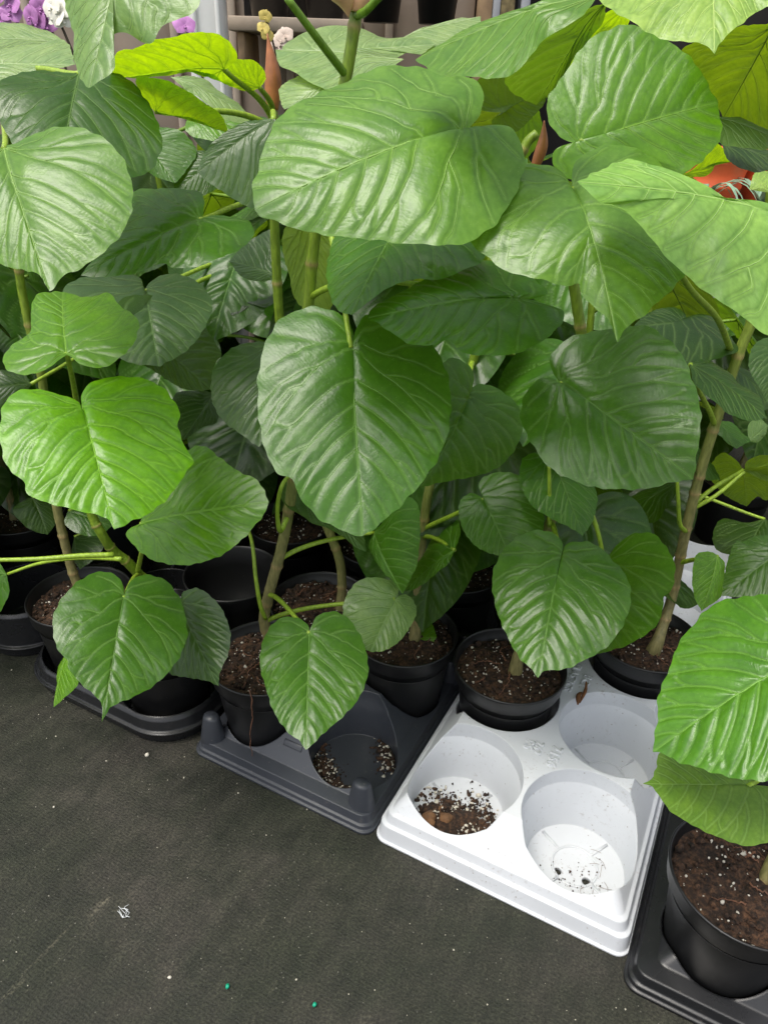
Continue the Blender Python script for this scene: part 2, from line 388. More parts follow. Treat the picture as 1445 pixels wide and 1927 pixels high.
class Grid:
    def __init__(s, NA, NR, seed=1):
        s.SEC = SEC = make_veins(seed)
        s.NA, s.NR = NA, NR; s.out = ring_template(NA); s.NT = len(s.out)
        s.sv = np.linspace(0, 1, NR + 1)[1:]
        s.uv = np.vstack([CEN[None], (CEN + (s.out - CEN)[None] * s.sv[:, None, None]).reshape(-1, 2)])
        s.s = np.r_[0, np.repeat(s.sv, s.NT)]
        d = s.out - CEN; a = np.unwrap(np.arctan2(d[:, 0], -d[:, 1])); s.ang = np.r_[a, a[0] + 2 * math.pi]; s.rad = np.r_[np.hypot(*d.T), np.hypot(*d[0])]
        f = [(0, 1 + (k + 1) % s.NT, 1 + k) for k in range(s.NT)]
        for i in range(NR - 1):
            for k in range(s.NT):
                a_ = 1 + i * s.NT + k; b_ = 1 + i * s.NT + (k + 1) % s.NT
                f.append((a_, b_, b_ + s.NT, a_ + s.NT))
        s.faces = [tuple(reversed(q)) for q in f]
        # distance to veins
        dm = s.dist([MID]); ds = s.dist([p for p, _ in SEC])
        s.dm, s.ds = dm, ds; dd = np.minimum(dm, ds)
        s.quilt = 1 - np.exp(-(dd / .019) ** 1.5)
        s.vein = np.exp(-(dd / .013) ** 2)
        # each panel between two veins rises sharply on the vein nearer the base and sinks slowly towards the next
        sd = s.signed([p for p, _ in SEC]); s.step = np.tanh(sd / .007) * np.exp(-np.abs(sd) / .045) * np.clip((1 - s.s) / .10, 0, 1)
        s.face_flip = False
    def dist(s, polys):
        best = np.full(len(s.uv), 9.0)
        for p in polys:
            c = catmull(p, 14)
            for a, b in zip(c[:-1], c[1:]):
                ab = b - a; t = np.clip(((s.uv - a) @ ab) / (ab @ ab), 0, 1)
                best = np.minimum(best, np.linalg.norm(s.uv - a - t[:, None] * ab, axis=1))
        return best
    def signed(s, polys):
        best = np.full(len(s.uv), 9.0); sg = np.ones(len(s.uv))
        for p in polys:
            c = catmull(p, 14); side = 1 if p[-1][0] > 0 else -1
            for a, b in zip(c[:-1], c[1:]):
                ab = b - a; t = np.clip(((s.uv - a) @ ab) / (ab @ ab), 0, 1); r_ = s.uv - a - t[:, None] * ab; d = np.linalg.norm(r_, axis=1)
                d = np.where(s.uv[:, 0] * side < -.004, 9.0, d); cr = (ab[0] * r_[:, 1] - ab[1] * r_[:, 0]) * side
                u = d < best; best = np.where(u, d, best); sg = np.where(u, np.sign(cr + 1e-12), sg)
        return best * sg
    def sample(s, V, q):                        # template point(s) -> surface point(s)
        q = np.atleast_2d(q); d = q - CEN; a = np.arctan2(d[:, 0], -d[:, 1]); a = np.where(a < s.ang[0] - 1e-9, a + 2 * math.pi, a)
        fi = np.interp(a, s.ang, np.arange(s.NT + 1)); ra = np.hypot(*d.T) / np.interp(a, s.ang, s.rad)
        fr = np.clip(ra, 0, 1) * s.NR
        def get(i, k): return np.where((i == 0)[:, None], V[0], V[np.where(i == 0, 0, 1 + (i - 1) * s.NT + (k % s.NT))])
        i0 = np.minimum(fr.astype(int), s.NR - 1); k0 = fi.astype(int); u = (fr - i0)[:, None]; v = (fi - k0)[:, None]
        return (get(i0, k0) * (1 - v) + get(i0, k0 + 1) * v) * (1 - u) + (get(i0 + 1, k0) * (1 - v) + get(i0 + 1, k0 + 1) * v) * u
GHS = [Grid(124, 44, i) for i in (1, 2, 3, 4)]; GH = GHS[0]
GMS = [Grid(56, 20, i) for i in (5, 6, 7)]; GM = GMS[0]

def finish_leaf(name, G, V, nrm, L, vein_w=1.0):
    """blade verts -> mesh with raised veins (two materials)"""
    VV = [V]; FF = list(G.faces); UV = [G.uv]; VE = [G.vein]; mi = [0] * len(G.faces); o = len(V)
    for p, wt in [(MID, 1.35)] + G.SEC:
        n = 22 if p is MID else (12 if G in GHS else 8)
        c = catmull(p, n); P = G.sample(V, c)
        T = np.gradient(P, axis=0); T /= np.linalg.norm(T, axis=1)[:, None] + 1e-12
        B = np.cross(T, nrm); B /= np.linalg.norm(B, axis=1)[:, None] + 1e-12
        wd = vein_w * wt * L * .0052 * np.linspace(1, .3, n)[:, None]
        q = np.stack([P + B * wd, P + nrm * (wd * .3 + .0003), P - B * wd, P - nrm * wd * .9], 1).reshape(-1, 3)
        VV.append(q); UV.append(np.repeat(c, 4, 0)); VE.append(np.ones(len(q)))
        for i in range(n - 1):
            for k in range(4):
                FF.append((o + i * 4 + k, o + i * 4 + (k + 1) % 4, o + i * 4 + 4 + (k + 1) % 4, o + i * 4 + 4 + k)); mi.append(1)
        o += len(q)
    return mesh(name, np.vstack(VV), FF, True, mi, np.vstack(UV) + .3, None, np.concatenate(VE))
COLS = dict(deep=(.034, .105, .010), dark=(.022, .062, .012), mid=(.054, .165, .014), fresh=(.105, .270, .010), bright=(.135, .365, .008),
            lime=(.36, .60, .006), pale=(.125, .270, .045), grey=(.050, .115, .036), olive=(.15, .26, .010), sage=(.13, .235, .085),  # lime: glow of backlit leaves put into the colour
            sage2=(.13, .25, .045), bright2=(.25, .46, .12), pale3=(.27, .40, .20), pale4=(.19, .33, .12), bright3=(.085, .255, .020), pale2=(.31, .48, .13))  # whitish tones for upper leaves: sky sheen put into the colour
DEBUG = []
def traced_leaf(root, key, Y, colr, tip, poly, under=False, k=.05, flip=1, hue=0, G=None, relax=1.03, fold=.010, maxt=66, lean=.90, wob=1.0, quilt=1.0):
    base = np.array(root.location)
    P = np.array([tuple(map(float, s.split(','))) for s in poly.split()])
    J = P[0]; tip = np.array(tip, float)
    it = int(np.argmin(np.linalg.norm(P - tip, axis=1)))
    A, B = P[:it + 1], np.vstack([P[it:], P[:1]])[::-1]
    # which half lies to the right of the way from base to tip, as seen
    def side(h):
        d = tip - J; return np.mean([(d[0] * (q[1] - J[1]) - d[1] * (q[0] - J[0])) for q in h])
    right, left = (A, B) if side(A) > side(B) else (B, A)
    if under: right, left = left, right
    G = G if isinstance(G, Grid) else (GMS[int(RNG.integers(0, 3))] if G == 'GM' else GHS[int(RNG.integers(0, 4))]); n = G.NA + 1
    hr, hl = catmull(right, n), catmull(left, n)
    ring = np.vstack([hr, hl[n - 2:0:-1]])
    # slight natural unevenness of the margin
    ph = RNG.uniform(0, 6.28, 4); tt = np.linspace(0, 2 * math.pi, len(ring), endpoint=False)
    size = np.ptp(ring, axis=0).max(); cen2 = ring.mean(0)
    ring = ring + (ring - cen2) * (wob * .007 * (np.sin(23 * tt + ph[0]) + .8 * np.sin(37 * tt + ph[1])))[:, None]
    D = np.array([unit(ray(x, y)) for x, y in ring])
    c = unit(ray(*(ring.mean(0)))); e1 = unit(_X - c * (_X @ c)); e2 = np.cross(e1, c); e2 = e2 if e2 @ _U > 0 else -e2
    q = np.stack([D @ e1 / (D @ c), D @ e2 / (D @ c)], 1)
    Am = np.c_[G.out, np.ones(len(G.out))]
    Ms = np.linalg.lstsq(Am, q, rcond=None)[0][:2].T
    Um, sg, _ = np.linalg.svd(Ms)
    ratio = sg[1] / sg[0] * relax
    g1 = Um[0, 0] * e1 + Um[1, 0] * e2; mn = Um[0, 1] * e1 + Um[1, 1] * e2
    if ratio > .86:                       # nearly face-on: blades lean back a little
        wt = min(1, (ratio - .86) / .08); mn = unit(mn * (1 if mn @ e2 > 0 else -1) * (1 - wt) + e2 * wt); g1 = unit(np.cross(mn, c)); ratio = min(ratio, lean)
    cs = max(min(ratio, .995), math.cos(R(maxt))); sn = math.sqrt(1 - cs * cs)
    best = None
    for sgn in (1, -1):
        nn = unit(np.cross(g1, cs * mn + sgn * sn * c)); nn = nn if nn @ c < 0 else -nn
        sc = nn[2] * flip * (-1 if under else 1)
        if best is None or sc > best[0]: best = (sc, nn)
    nc = best[1]
    P0 = at_y(J[0], J[1], Y)
    out3 = CAM + D * (((P0 - CAM) @ nc) / (D @ nc))[:, None]
    nrm = -nc if under else nc
    tip3 = out3[G.NA]; sin3 = out3[0]; C3 = sin3 + .34 * (tip3 - sin3); L = np.linalg.norm(tip3 - sin3)
    V = np.vstack([C3[None], (C3 + (out3 - C3)[None] * G.sv[:, None, None]).reshape(-1, 3)])
    u, v = G.uv[:, 0], G.uv[:, 1]; s = G.s
    ph = RNG.uniform(0, 6.28, 6); th = np.arctan2(u, v - .33)
    h = k * (1 - s ** 2) - fold * np.exp(-(u / .045) ** 2) * (1 - s ** 3) + quilt * (.0044 * (G.quilt - .6) * (1 - .3 * s ** 4) + .0023 * G.step)
    h += .011 * s ** 2.5 * (np.sin(3 * th + ph[0]) + .7 * np.sin(5 * th + ph[1]) + .45 * np.sin(9 * th + ph[2])) + .012 * np.sin(5 * u + ph[3]) * np.sin(4 * v + ph[4]) * (1 - s ** 2)
    V = V + nrm * (h * L)[:, None]
    me = finish_leaf('leaf', G, V - base, nrm, L)
    o = link('leaf', me, [M['leaf'], M['vein']], root)
    cc = np.array(COLS[colr]) * (1 + RNG.uniform(-.06, .06)) * [1.03, 1, .85]; o.color = (*cc, 1)
    DEBUG.append((key, round(float(L), 3), round(math.degrees(math.acos(cs))), [round(float(x), 2) for x in tip3], [round(float(x), 2) for x in P0]))
    return o, G.sample(V, [(0, 0)])[0], nrm
def petiole(leafo, root, J, nrm, Sp, r=.0030, out=None, rise=.35, col=(.26, .40, .03)):
    base = np.array(root.location); J = np.asarray(J, float); Sp = np.asarray(Sp, float)
    d = np.linalg.norm(J - Sp); hor = unit((J - Sp) * [1, 1, .25])
    c1 = Sp + (hor * .8 + np.array([0, 0, .55])) * d * rise
    c2 = J - nrm * .06 * d - unit(J - c1) * d * .25
    t = np.linspace(0, 1, 16)[:, None]
    P = (1 - t) ** 3 * Sp + 3 * (1 - t) ** 2 * t * c1 + 3 * (1 - t) * t * t * c2 + t ** 3 * J
    V, Fc = tube(P - base, np.linspace(r * 1.25, r * .85, 16), 8)
    cl = np.tile([*(np.array(col) * (1 + RNG.uniform(-.1, .1))), 1], (len(V), 1))
    return link('petiole', mesh('petiole', V, Fc, True, None, None, cl), [M['stem']], leafo)

# ------------------------------------------------------------------ pots, soil, stems
POTH, POTR = .152, .085
POTPROF = [(.0, .0), (.058, .0), (.0615, .004), (.0755, .118), (.0762, .122), (.0795, .124), (.0818, .1265), (.0838, .146), (.0850, .149), (.0852, .1515), (.0840, .1530), (.0825, .1522), (.0812, .149), (.0745, .110), (.0, .108)]
_pv, _pf = lathe(POTPROF, 56); POT_ME = mesh('pot', _pv, _pf)
def soil_mesh(seed, r=.0795, z=.132):
    rg = np.random.default_rng(seed); V = [(0, 0, z)]; nr, na = 14, 44
    ph = rg.uniform(0, 6.28, (6, 2)); fr = rg.uniform(20, 90, (6, 2))
    for i in range(1, nr + 1):
        for k in range(na):
            a = 2 * math.pi * k / na; rr = r * i / nr; x, y = rr * math.cos(a), rr * math.sin(a)
            h = sum(math.sin(fr[j, 0] * x + ph[j, 0]) * math.sin(fr[j, 1] * y + ph[j, 1]) for j in range(6)) * .0014 + rg.normal(0, .0011)
            V.append((x, y, z + h + .006 * (1 - (i / nr) ** 2)))
    Fc = [(0, 1 + k, 1 + (k + 1) % na) for k in range(na)]
    for i in range(nr - 1):
        for k in range(na):
            a, b = 1 + i * na + k, 1 + i * na + (k + 1) % na; Fc.append((a, a + na, b + na, b))
    return V, Fc
SOILS = [mesh('soil', *soil_mesh(i)) for i in range(4)]
def perlite_mesh(seed, n, r=.077, z=.138):
    rg = np.random.default_rng(seed); a = rg.uniform(0, 6.28, n); q = r * np.sqrt(rg.uniform(0.02, 1, n)); s = q / r
    C = np.stack([q * np.cos(a), q * np.sin(a), z - .002 + .004 * (1 - s ** 2) - .002 + rg.uniform(0, .0015, n)], 1)
    return mesh('perlite', *blobs(C, rg.gamma(1.8, .00052, n) + .0005), smooth=False)
PERL = [perlite_mesh(i + 20, 130) for i in range(3)]
def crumbs_mesh(seed, n=260):
    rg = np.random.default_rng(seed); a = rg.uniform(0, 6.28, n); q = .077 * np.sqrt(rg.uniform(0.02, 1, n))
    C = np.stack([q * np.cos(a), q * np.sin(a), .1345 + .005 * (1 - (q / .077) ** 2) + rg.uniform(0, .001, n)], 1)
    return mesh('soil_crumbs', *blobs(C, rg.gamma(2.5, .0009, n) + .0008), smooth=False)
CRUMB = [crumbs_mesh(i + 50) for i in range(2)]
_pn = [0]
def pot_set(root, full=True, tilt=(0, 0), z=.006, rotz=None):
    i = _pn[0]; _pn[0] += 1; rz = RNG.uniform(0, 6.28) if rotz is None else rotz
    p = link('pot', POT_ME, [M['pot']], root, (0, 0, z)); p.rotation_euler = (tilt[0], tilt[1], rz)
    s = link('soil', SOILS[i % 4], [M['soil']], p)
    if full:
        c = link('soil_crumbs', CRUMB[i % 2], [M['soil']], p); c['kind'] = 'stuff'
    q = link('perlite', PERL[i % 3], [M['perlite']], p); q['kind'] = 'stuff'
    return p
def root_part(root, pts, r=.0011):
    P = catmull(np.array(pts), 24); P = P + RNG.normal(0, .0009, P.shape)
    V, Fc = tube(P, np.linspace(r, r * .4, 24), 5); return link('root', mesh('root', V, Fc), [M['root']], root)
def surface_roots(root, n, z=.147):
    for _ in range(n):
        a = RNG.uniform(0, 6.28); r0 = RNG.uniform(.004, .05); b = a + RNG.uniform(-.9, .9); r1 = RNG.uniform(.045, .072)
        m_ = ((r0 + r1) / 2, (a + b) / 2 + RNG.uniform(-.3, .3))
        root_part(root, [(r0 * math.cos(a), r0 * math.sin(a), z + .001), (m_[0] * math.cos(m_[1]), m_[0] * math.sin(m_[1]), z + RNG.uniform(.0, .004)), (r1 * math.cos(b), r1 * math.sin(b), z - .004)], RNG.uniform(.0006, .0012))
WOODY, GREEN = np.array([.225, .205, .085]), np.array([.165, .260, .018])
def stem(root, pts3, r0, r1, green=.5, parent=None, nodes=9, name='stem'):
    base = np.array(root.location); n = 220
    P = catmull(np.array(pts3), n); t = np.linspace(0, 1, n)
    rad = (r0 + (r1 - r0) * t) * .9; rad[:14] *= np.linspace(1.5, 1.0, 14)
    nd = np.linspace(.08, .97, nodes) + RNG.uniform(-.02, .02, nodes); ring = sum(np.exp(-((t - a) / .0035) ** 2) for a in nd)
    rad = rad * (1 + .16 * np.minimum(ring, 1)); P = P + np.c_[RNG.normal(0, .00012, (n, 3))]
    V, Fc = tube(P - base, rad, 12)
    g_ = np.clip((t - green + .25) / .5, 0, 1)[:, None]; c = WOODY * (1 - g_) + GREEN * g_
    c = c * (1 - .7 * np.minimum(ring, 1)[:, None]) + np.array([.36, .25, .12]) * .7 * np.minimum(ring, 1)[:, None]
    c = np.repeat(np.c_[c, np.ones(n)], 12, 0)
    o = link(name, mesh(name, V, Fc, True, None, None, c), [M['stem']], parent or root)
    return o, P
def near_stem(P, J, z=None):
    z = J[2] - .02 if z is None else z
    d = np.abs(P[:, 2] - z) + .15 * np.linalg.norm(P[:, :2] - J[:2], axis=1); return P[int(np.argmin(d))]
def near_px(P, px):
    v = P - CAM; d = v @ _F; x = PW / 2 + FPX * (v @ _X) / d; y = PH / 2 - FPX * (v @ _U) / d
    return P[int(np.argmin((x - px[0]) ** 2 + (y - px[1]) ** 2))]
def bud(root, base3, tip3, r, m, name='bud_sheath'):
    b = np.array(root.location); P = catmull([base3, (np.array(base3) + tip3) / 2 + [.003, 0, 0], tip3], 24); t = np.linspace(0, 1, 24)
    V, Fc = tube(P - b, r * (.45 + 1.1 * np.sin(np.pi * np.clip(t * .75 + .18, 0, 1)) ** 1.2) * (1 - t ** 3) + .0006, 12)
    return link(name, mesh(name, V, Fc), [m], root)

# ------------------------------------------------------------------ trays
def rrect(hx, hy, r, n=7):
    out = []
    for cx, cy, a0 in ((hx - r, hy - r, 0), (-hx + r, hy - r, 90), (-hx + r, -hy + r, 180), (hx - r, -hy + r, 270)):
        for i in range(n):
            a = R(a0 + 90 * i / (n - 1)); out.append((cx + r * math.cos(a), cy + r * math.sin(a)))
    return out
def loft(levels, n=7):
    V = []; Fc = []; k = 4 * n
    for hx, hy, r, z in levels: V += [(x, y, z) for x, y in rrect(hx, hy, r, n)]
    for i in range(len(levels) - 1):
        for j in range(k): Fc.append((i * k + j, i * k + (j + 1) % k, (i + 1) * k + (j + 1) % k, (i + 1) * k + j))
    Fc.append(tuple(range(k - 1, -1, -1))); Fc.append(tuple(range((len(levels) - 1) * k, len(levels) * k)))
    return V, Fc
def cut(V, Fc, cutters):
    o = bpy.data.objects.new('cut_base', mesh('cut_base', V, Fc, False)); COL.objects.link(o)
    cv, cf = join(cutters)
    c = bpy.data.objects.new('cutter', mesh('cutter', cv, cf, False)); COL.objects.link(c)
    md = o.modifiers.new('b', 'BOOLEAN'); md.operation = 'DIFFERENCE'; md.solver = 'EXACT'; md.object = c; md.use_self = True
    dg = bpy.context.evaluated_depsgraph_get(); dg.update()
    me = bpy.data.meshes.new_from_object(o.evaluated_get(dg)); bpy.data.objects.remove(o); bpy.data.objects.remove(c)
    for p in me.polygons: p.use_smooth = False
    bm = bmesh.new(); bm.from_mesh(me); bmesh.ops.remove_doubles(bm, verts=bm.verts[:], dist=.00005)
    for f in bm.faces: f.smooth = True
    for e in bm.edges:
        if len(e.link_faces) != 2 or e.calc_face_angle(0) > R(24): e.smooth = False
    bm.to_mesh(me); bm.free(); return me
def hole_cut(cx, cy, prof, ns=64):
    v, f = lathe(prof, ns); v = v + [cx, cy, 0]; n = len(prof)
    f = f + [tuple(range(ns - 1, -1, -1)), tuple(range((n - 1) * ns, n * ns))]
    return v, f
def cyl(cx, cy, r, z0, z1, ns=16):
    return hole_cut(cx, cy, [(r, z0), (r, z1)], ns)
E1 = np.array([.891, -.454]); E2 = np.array([.454, .891]); TRZ = math.atan2(E1[1], E1[0])
def plan(origin, a, b): return np.array(origin) + E1 * a + E2 * b      # along the front edge, away from it
def lettering(root, text, x, y, z, size, rz, m_):
    cu = bpy.data.curves.new('lettering', 'FONT'); cu.body = text; cu.size = size; cu.extrude = .0012; cu.bevel_depth = .0005; cu.bevel_resolution = 1; cu.align_x = 'CENTER'
    o = bpy.data.objects.new('tmp', cu); COL.objects.link(o); dg = bpy.context.evaluated_depsgraph_get(); dg.update()
    me = bpy.data.meshes.new_from_object(o.evaluated_get(dg)); bpy.data.objects.remove(o)
    l = link('lettering', me, [m_], root, (x, y, z)); l.rotation_euler = (0, 0, rz); return l
HOLE_W = [(.0655, .006), (.0700, .050), (.0760, .066), (.0790, .0735), (.0808, .0765), (.0835, .13)]
def white_tray(origin, label, nx=2, ny=3, letters=True, group=None, wd=.352, pitch=.170, ln=None):
    ln = ln or .012 + ny * pitch; hx, hy = wd / 2, ln / 2
    c = plan(origin, hx, hy); root = empty('plant_tray', (c[0], c[1], 0)); root.rotation_euler = (0, 0, TRZ)
    V, Fc = loft([(hx, hy, .018, .001), (hx, hy, .018, .004), (hx - .003, hy - .003, .016, .005), (hx - .0055, hy - .0055, .015, .030), (hx - .010, hy - .010, .014, .032), (hx - .013, hy - .013, .013, .047), (hx - .018, hy - .018, .012, .0495), (hx - .050, hy - .050, .014, .101)])
    cs = []
    for i in range(nx):
        for j in range(ny):
            x, y = (i - (nx - 1) / 2) * pitch, (j - (ny - 1) / 2) * pitch
            cs.append(hole_cut(x, y, HOLE_W))
            if j == 0 and i == nx - 1:
                cs.append(cyl(x - .018, y - .018, .0055, -.01, .02)); cs.append(cyl(x + .020, y - .014, .0060, -.01, .02))
    link('tray_body', cut(V, Fc, cs), [M['white_tray']], root)
    # moulded rings on the floors of the open cups
    for (i, j) in ((0, 0), (1, 0), (1, 1)) if letters else ():
        x, y = (i - .5) * pitch, (j - 1) * pitch
        parts = []
        for rr in (.030,):
            t_ = np.linspace(0, 2 * math.pi, 40); parts.append(tube(np.c_[x + rr * np.cos(t_), y + rr * np.sin(t_), np.full(40, .0062)], .0018, 6, False))
        for a in (60, 150, 240, 330):
            parts.append(tube([(x + .03 * math.cos(R(a)), y + .03 * math.sin(R(a)), .0062), (x + .062 * math.cos(R(a)), y + .062 * math.sin(R(a)), .0062)], .0022, 6))
        v, f = join(parts); link('cup_floor_rib', mesh('cup_floor_rib', v, f), [M['white_tray']], root)
    if letters:
        lettering(root, '7156', .012, -pitch * .52, .1012, .0200, R(-90), M['white_tray'])
        lettering(root, '767', -.012, -pitch * .50, .1012, .0170, R(-90), M['white_tray'])
        lettering(root, 'PS', -.026, -pitch * .50, .1012, .0190, R(-90), M['white_tray'])
        lettering(root, 'BCI', .012, pitch * .50, .1012, .0190, R(-90), M['white_tray'])
        lettering(root, 'PLASTICS', -.008, pitch * .48, .1012, .0165, R(-90), M['white_tray'])
    return tag(root, label, 'tray', group)
HOLE_D = [(.0640, .005), (.0660, .030), (.0705, .062), (.0728, .066), (.0765, .092), (.0780, .13)]
def dark_tray(origin, label, nx=2, ny=2, wd=.352, ln=.352, pitch=.167, top=.088, group=None, m_='dark_tray', pegs=True):
    hx, hy = wd / 2, ln / 2
    c = plan(origin, hx, hy); root = empty('plant_tray', (c[0], c[1], 0)); root.rotation_euler = (0, 0, TRZ)
    V, Fc = loft([(hx, hy, .02, .001), (hx, hy, .02, .005), (hx - .003, hy - .003, .019, .006), (hx - .004, hy - .004, .018, .012), (hx - .007, hy - .007, .017, .0132), (hx - .010, hy - .010, .016, .026), (hx - .030, hy - .030, .012, .030), (hx - .080, hy - .080, .012, top), (hx - .090, hy - .090, .010, top + .001)])
    cs = []
    for i in range(nx):
        for j in range(ny):
            cs.append(hole_cut((i - (nx - 1) / 2) * pitch, (j - (ny - 1) / 2) * pitch, HOLE_D))
    link('tray_body', cut(V, Fc, cs), [M[m_]], root)
    if pegs:
        for x, y in ((-hx + .026, -hy + .026), (hx - .03, -hy + .030), (-hx + .026, hy - .026), (hx - .026, hy - .026)):
            v, f = lathe([(.0, .010), (.0225, .010), (.021, .026), (.0135, .066), (.011, .0695), (.0, .070)], 18); v = v * [1, .8, 1] + [x, y, 0]
            link('peg', mesh('peg', v, f), [M[m_]], root)
        v, f = box(-.016, .016, -.005, .005, -.0012, .0012); me = bevelled(mesh('label_plate', v, f, False), .0008, 2)
        o = link('label_plate', me, [M[m_]], root, (0, -hy + .050, .030 + (top - .030) * .4)); o.rotation_euler = (math.atan2(top - .030, .05), 0, 0)
    return tag(root, label, 'tray', group)
def round_tray(origin, label, nx=2, ny=2, pitch=.178, m_='black_tray', group=None, h=.048):
    hx, hy = pitch * nx / 2 + .003, pitch * ny / 2 + .003
    c = plan(origin, hx, hy); root = empty('plant_tray', (c[0], c[1], 0)); root.rotation_euler = (0, 0, TRZ)
    V, Fc = loft([(hx - .007, hy - .007, .078, .001), (hx - .004, hy - .004, .08, .018), (hx, hy, .084, .020), (hx + .001, hy + .001, .084, .024), (hx - .004, hy - .004, .082, .026), (hx - .008, hy - .008, .08, h - .006), (hx - .013, hy - .013, .076, h), (hx - .02, hy - .02, .07, h)], 14)
    cs = [hole_cut((i - (nx - 1) / 2) * pitch, (j - (ny - 1) / 2) * pitch, [(.068, .005), (.079, h - .004), (.081, .13)]) for i in range(nx) for j in range(ny)]
    link('tray_body', cut(V, Fc, cs), [M[m_]], root)
    return tag(root, label, 'tray', group)

WT = at_z(700, 1578, 0)[:2]
white_tray(WT, 'white plastic tray with three empty cups in front of the pots')
DT = plan(WT, -.3195, -.004)
dark_tray(DT, 'dark grey plastic tray with one empty cup holding scattered soil, left of the white tray', wd=.318, pitch=.157)
BT = plan(at_z(330, 1415, 0)[:2], -.345, -.012)
round_tray(BT, 'shiny black round-cornered tray under the pots at the left')
T0 = plan(BT, -.36, .025)
round_tray(T0, 'black tray cut off by the left edge with an empty cup behind the leftmost pot', h=.09)
RT = at_z(1166, 1858, 0)[:2]
dark_tray(RT, 'black plastic tray at the lower right corner beside the white tray', m_='black_tray', ny=3, ln=.52, top=.078, pegs=False)
white_tray(plan(WT, .03, .62), 'white tray further back under the plants, behind the white front tray', 2, 2, False)
dark_tray(plan(DT, .0, .37), 'dark tray in the second row between the plant pots', m_='black_tray', wd=.318, pitch=.157)
dark_tray(plan(BT, .0, .375), 'black tray in the second row behind the leftmost plants', m_='black_tray', pegs=False)

def tray_hole(origin, i, j, wd, ln, nx, ny, pitch):
    c = plan(origin, wd / 2 + (i - (nx - 1) / 2) * pitch, ln / 2 + (j - (ny - 1) / 2) * pitch); return c
wh = lambda i, j: tray_hole(WT, i, j, .352, .522, 2, 3, .170)
dh = lambda i, j: tray_hole(DT, i, j, .318, .352, 2, 2, .157)
bh = lambda i, j: tray_hole(BT, i, j, .362, .362, 2, 2, .178)
rh = lambda i, j: tray_hole(RT, i, j, .352, .52, 2, 3, .167)
wb = lambda i, j: tray_hole(plan(WT, .03, .62), i, j, .352, .352, 2, 2, .170)
db = lambda i, j: tray_hole(plan(DT, .0, .37), i, j, .318, .352, 2, 2, .157)
bb2 = lambda i, j: tray_hole(plan(BT, 0, .375), i, j, .352, .352, 2, 2, .167)
#DATA

# ------------------------------------------------------------------ the front plants: stems and leaves followed from the photograph
def plant(hole, label, pts, r0=.0095, r1=.006, green=.45, z0=.138, nodes=9, roots=4, tilt=(0, 0), root_ys=None):
    """pts: (px, py, Y) points of the stem above the soil"""
    root = empty('potted_plant', (hole[0], hole[1], 0)); tag(root, label, 'potted plant', 'rubber plants with heart-shaped leaves in black pots')
    p = pot_set(root, tilt=tilt)
    P3 = [at_y(*q) for q in pts]
    b = P3[0].copy(); b0 = np.array([b[0] + (b[0] - P3[1][0]) * .05, b[1], z0 - .004]) if b[2] > z0 else b
    P3 = ([b0] if b[2] > z0 + .01 else []) + P3
    o, P = stem(root, P3, r0, r1, green, nodes=nodes)
    surface_roots(root, roots); return root, P
def leaves(root, P, specs):
    for sp in specs:
        key, Y, colr, tip, poly = sp[:5]; kw = dict(sp[5]) if len(sp) > 5 else {}
        pet = kw.pop('pet', None); pr = kw.pop('pr', .0030); rise = kw.pop('rise', .35)
        lo, J, n = traced_leaf(root, key, Y, colr, tip, poly, **kw)
        if pet == 0: continue
        Sp = near_px(P, pet) if pet is not None else near_stem(P, J)
        petiole(lo, root, J, n, Sp, pr, rise=rise)

h = bh(0, 0)
R1, P1 = plant(h, 'leftmost potted plant in the front row, thin stem rising behind the bright green leaf',
    [(148, 1108, h[1]), (132, 1060, h[1]), (108, 960, h[1]), (92, 850, h[1]), (80, 720, h[1]), (52, 600, h[1]), (36, 510, h[1]), (20, 330, h[1] - .01), (15, 180, h[1])], .0085, .0055)
leaves(R1, P1, [
 ('A1', .70, 'pale', (95, 552), '5,272 60,250 110,240 160,245 205,270 235,305 248,350 247,395 230,435 195,475 150,505 120,520 103,545 95,552 80,525 60,512 0,495 -50,470 -80,420 -90,360 -70,310 -30,280'),
 ('A2', .82, 'deep', (110, 345), '150,135 195,130 245,147 270,180 290,215 305,265 300,295 275,322 240,332 170,345 110,345 60,320 20,262 0,225 -20,180 20,145 80,132'),
 ('A3a', 1.0, 'pale3', (-70, 75), '122,82 105,68 60,46 0,42 -50,55 -70,75 -30,95 30,100 90,95', dict(wob=.4, pet=0)),
 ('A3b', .92, 'pale3', (142, 122), '-60,130 -20,105 30,90 90,76 125,76 142,122 80,142 30,152 -10,168 -50,165', dict(pet=0)),
 ('A4', .56, 'pale4', (170, 167), '250,-100 190,-90 140,-60 120,-20 122,10 137,60 139,110 153,150 170,167 200,150 219,132 212,100 204,72 235,58 280,78 310,48 366,22 380,-20 340,-80', dict(k=.07, pet=0)),
 ('G8', .80, 'fresh', (102, 1331), '130,1225 140,1255 148,1284 120,1315 102,1331 106,1290 112,1250', dict(pet=0, G='GM')),
 ('G9', .78, 'mid', (-55, 1110), '13,1080 16,1110 10,1135 -10,1155 -55,1110 -30,1060 0,1060', dict(pet=0, G='GM')),
])
h = bh(1, 0)
R2, P2 = plant(h, 'potted plant with a bright yellow-green leaf on a green stem leaning left',
    [(278, 1105, h[1] - .005), (262, 1082, h[1] - .01), (240, 1058, h[1] - .02), (212, 1035, h[1] - .03), (190, 1002, h[1] - .04), (172, 965, h[1] - .04), (160, 890, h[1] - .04), (152, 800, h[1] - .04)], .0095, .006, .1)
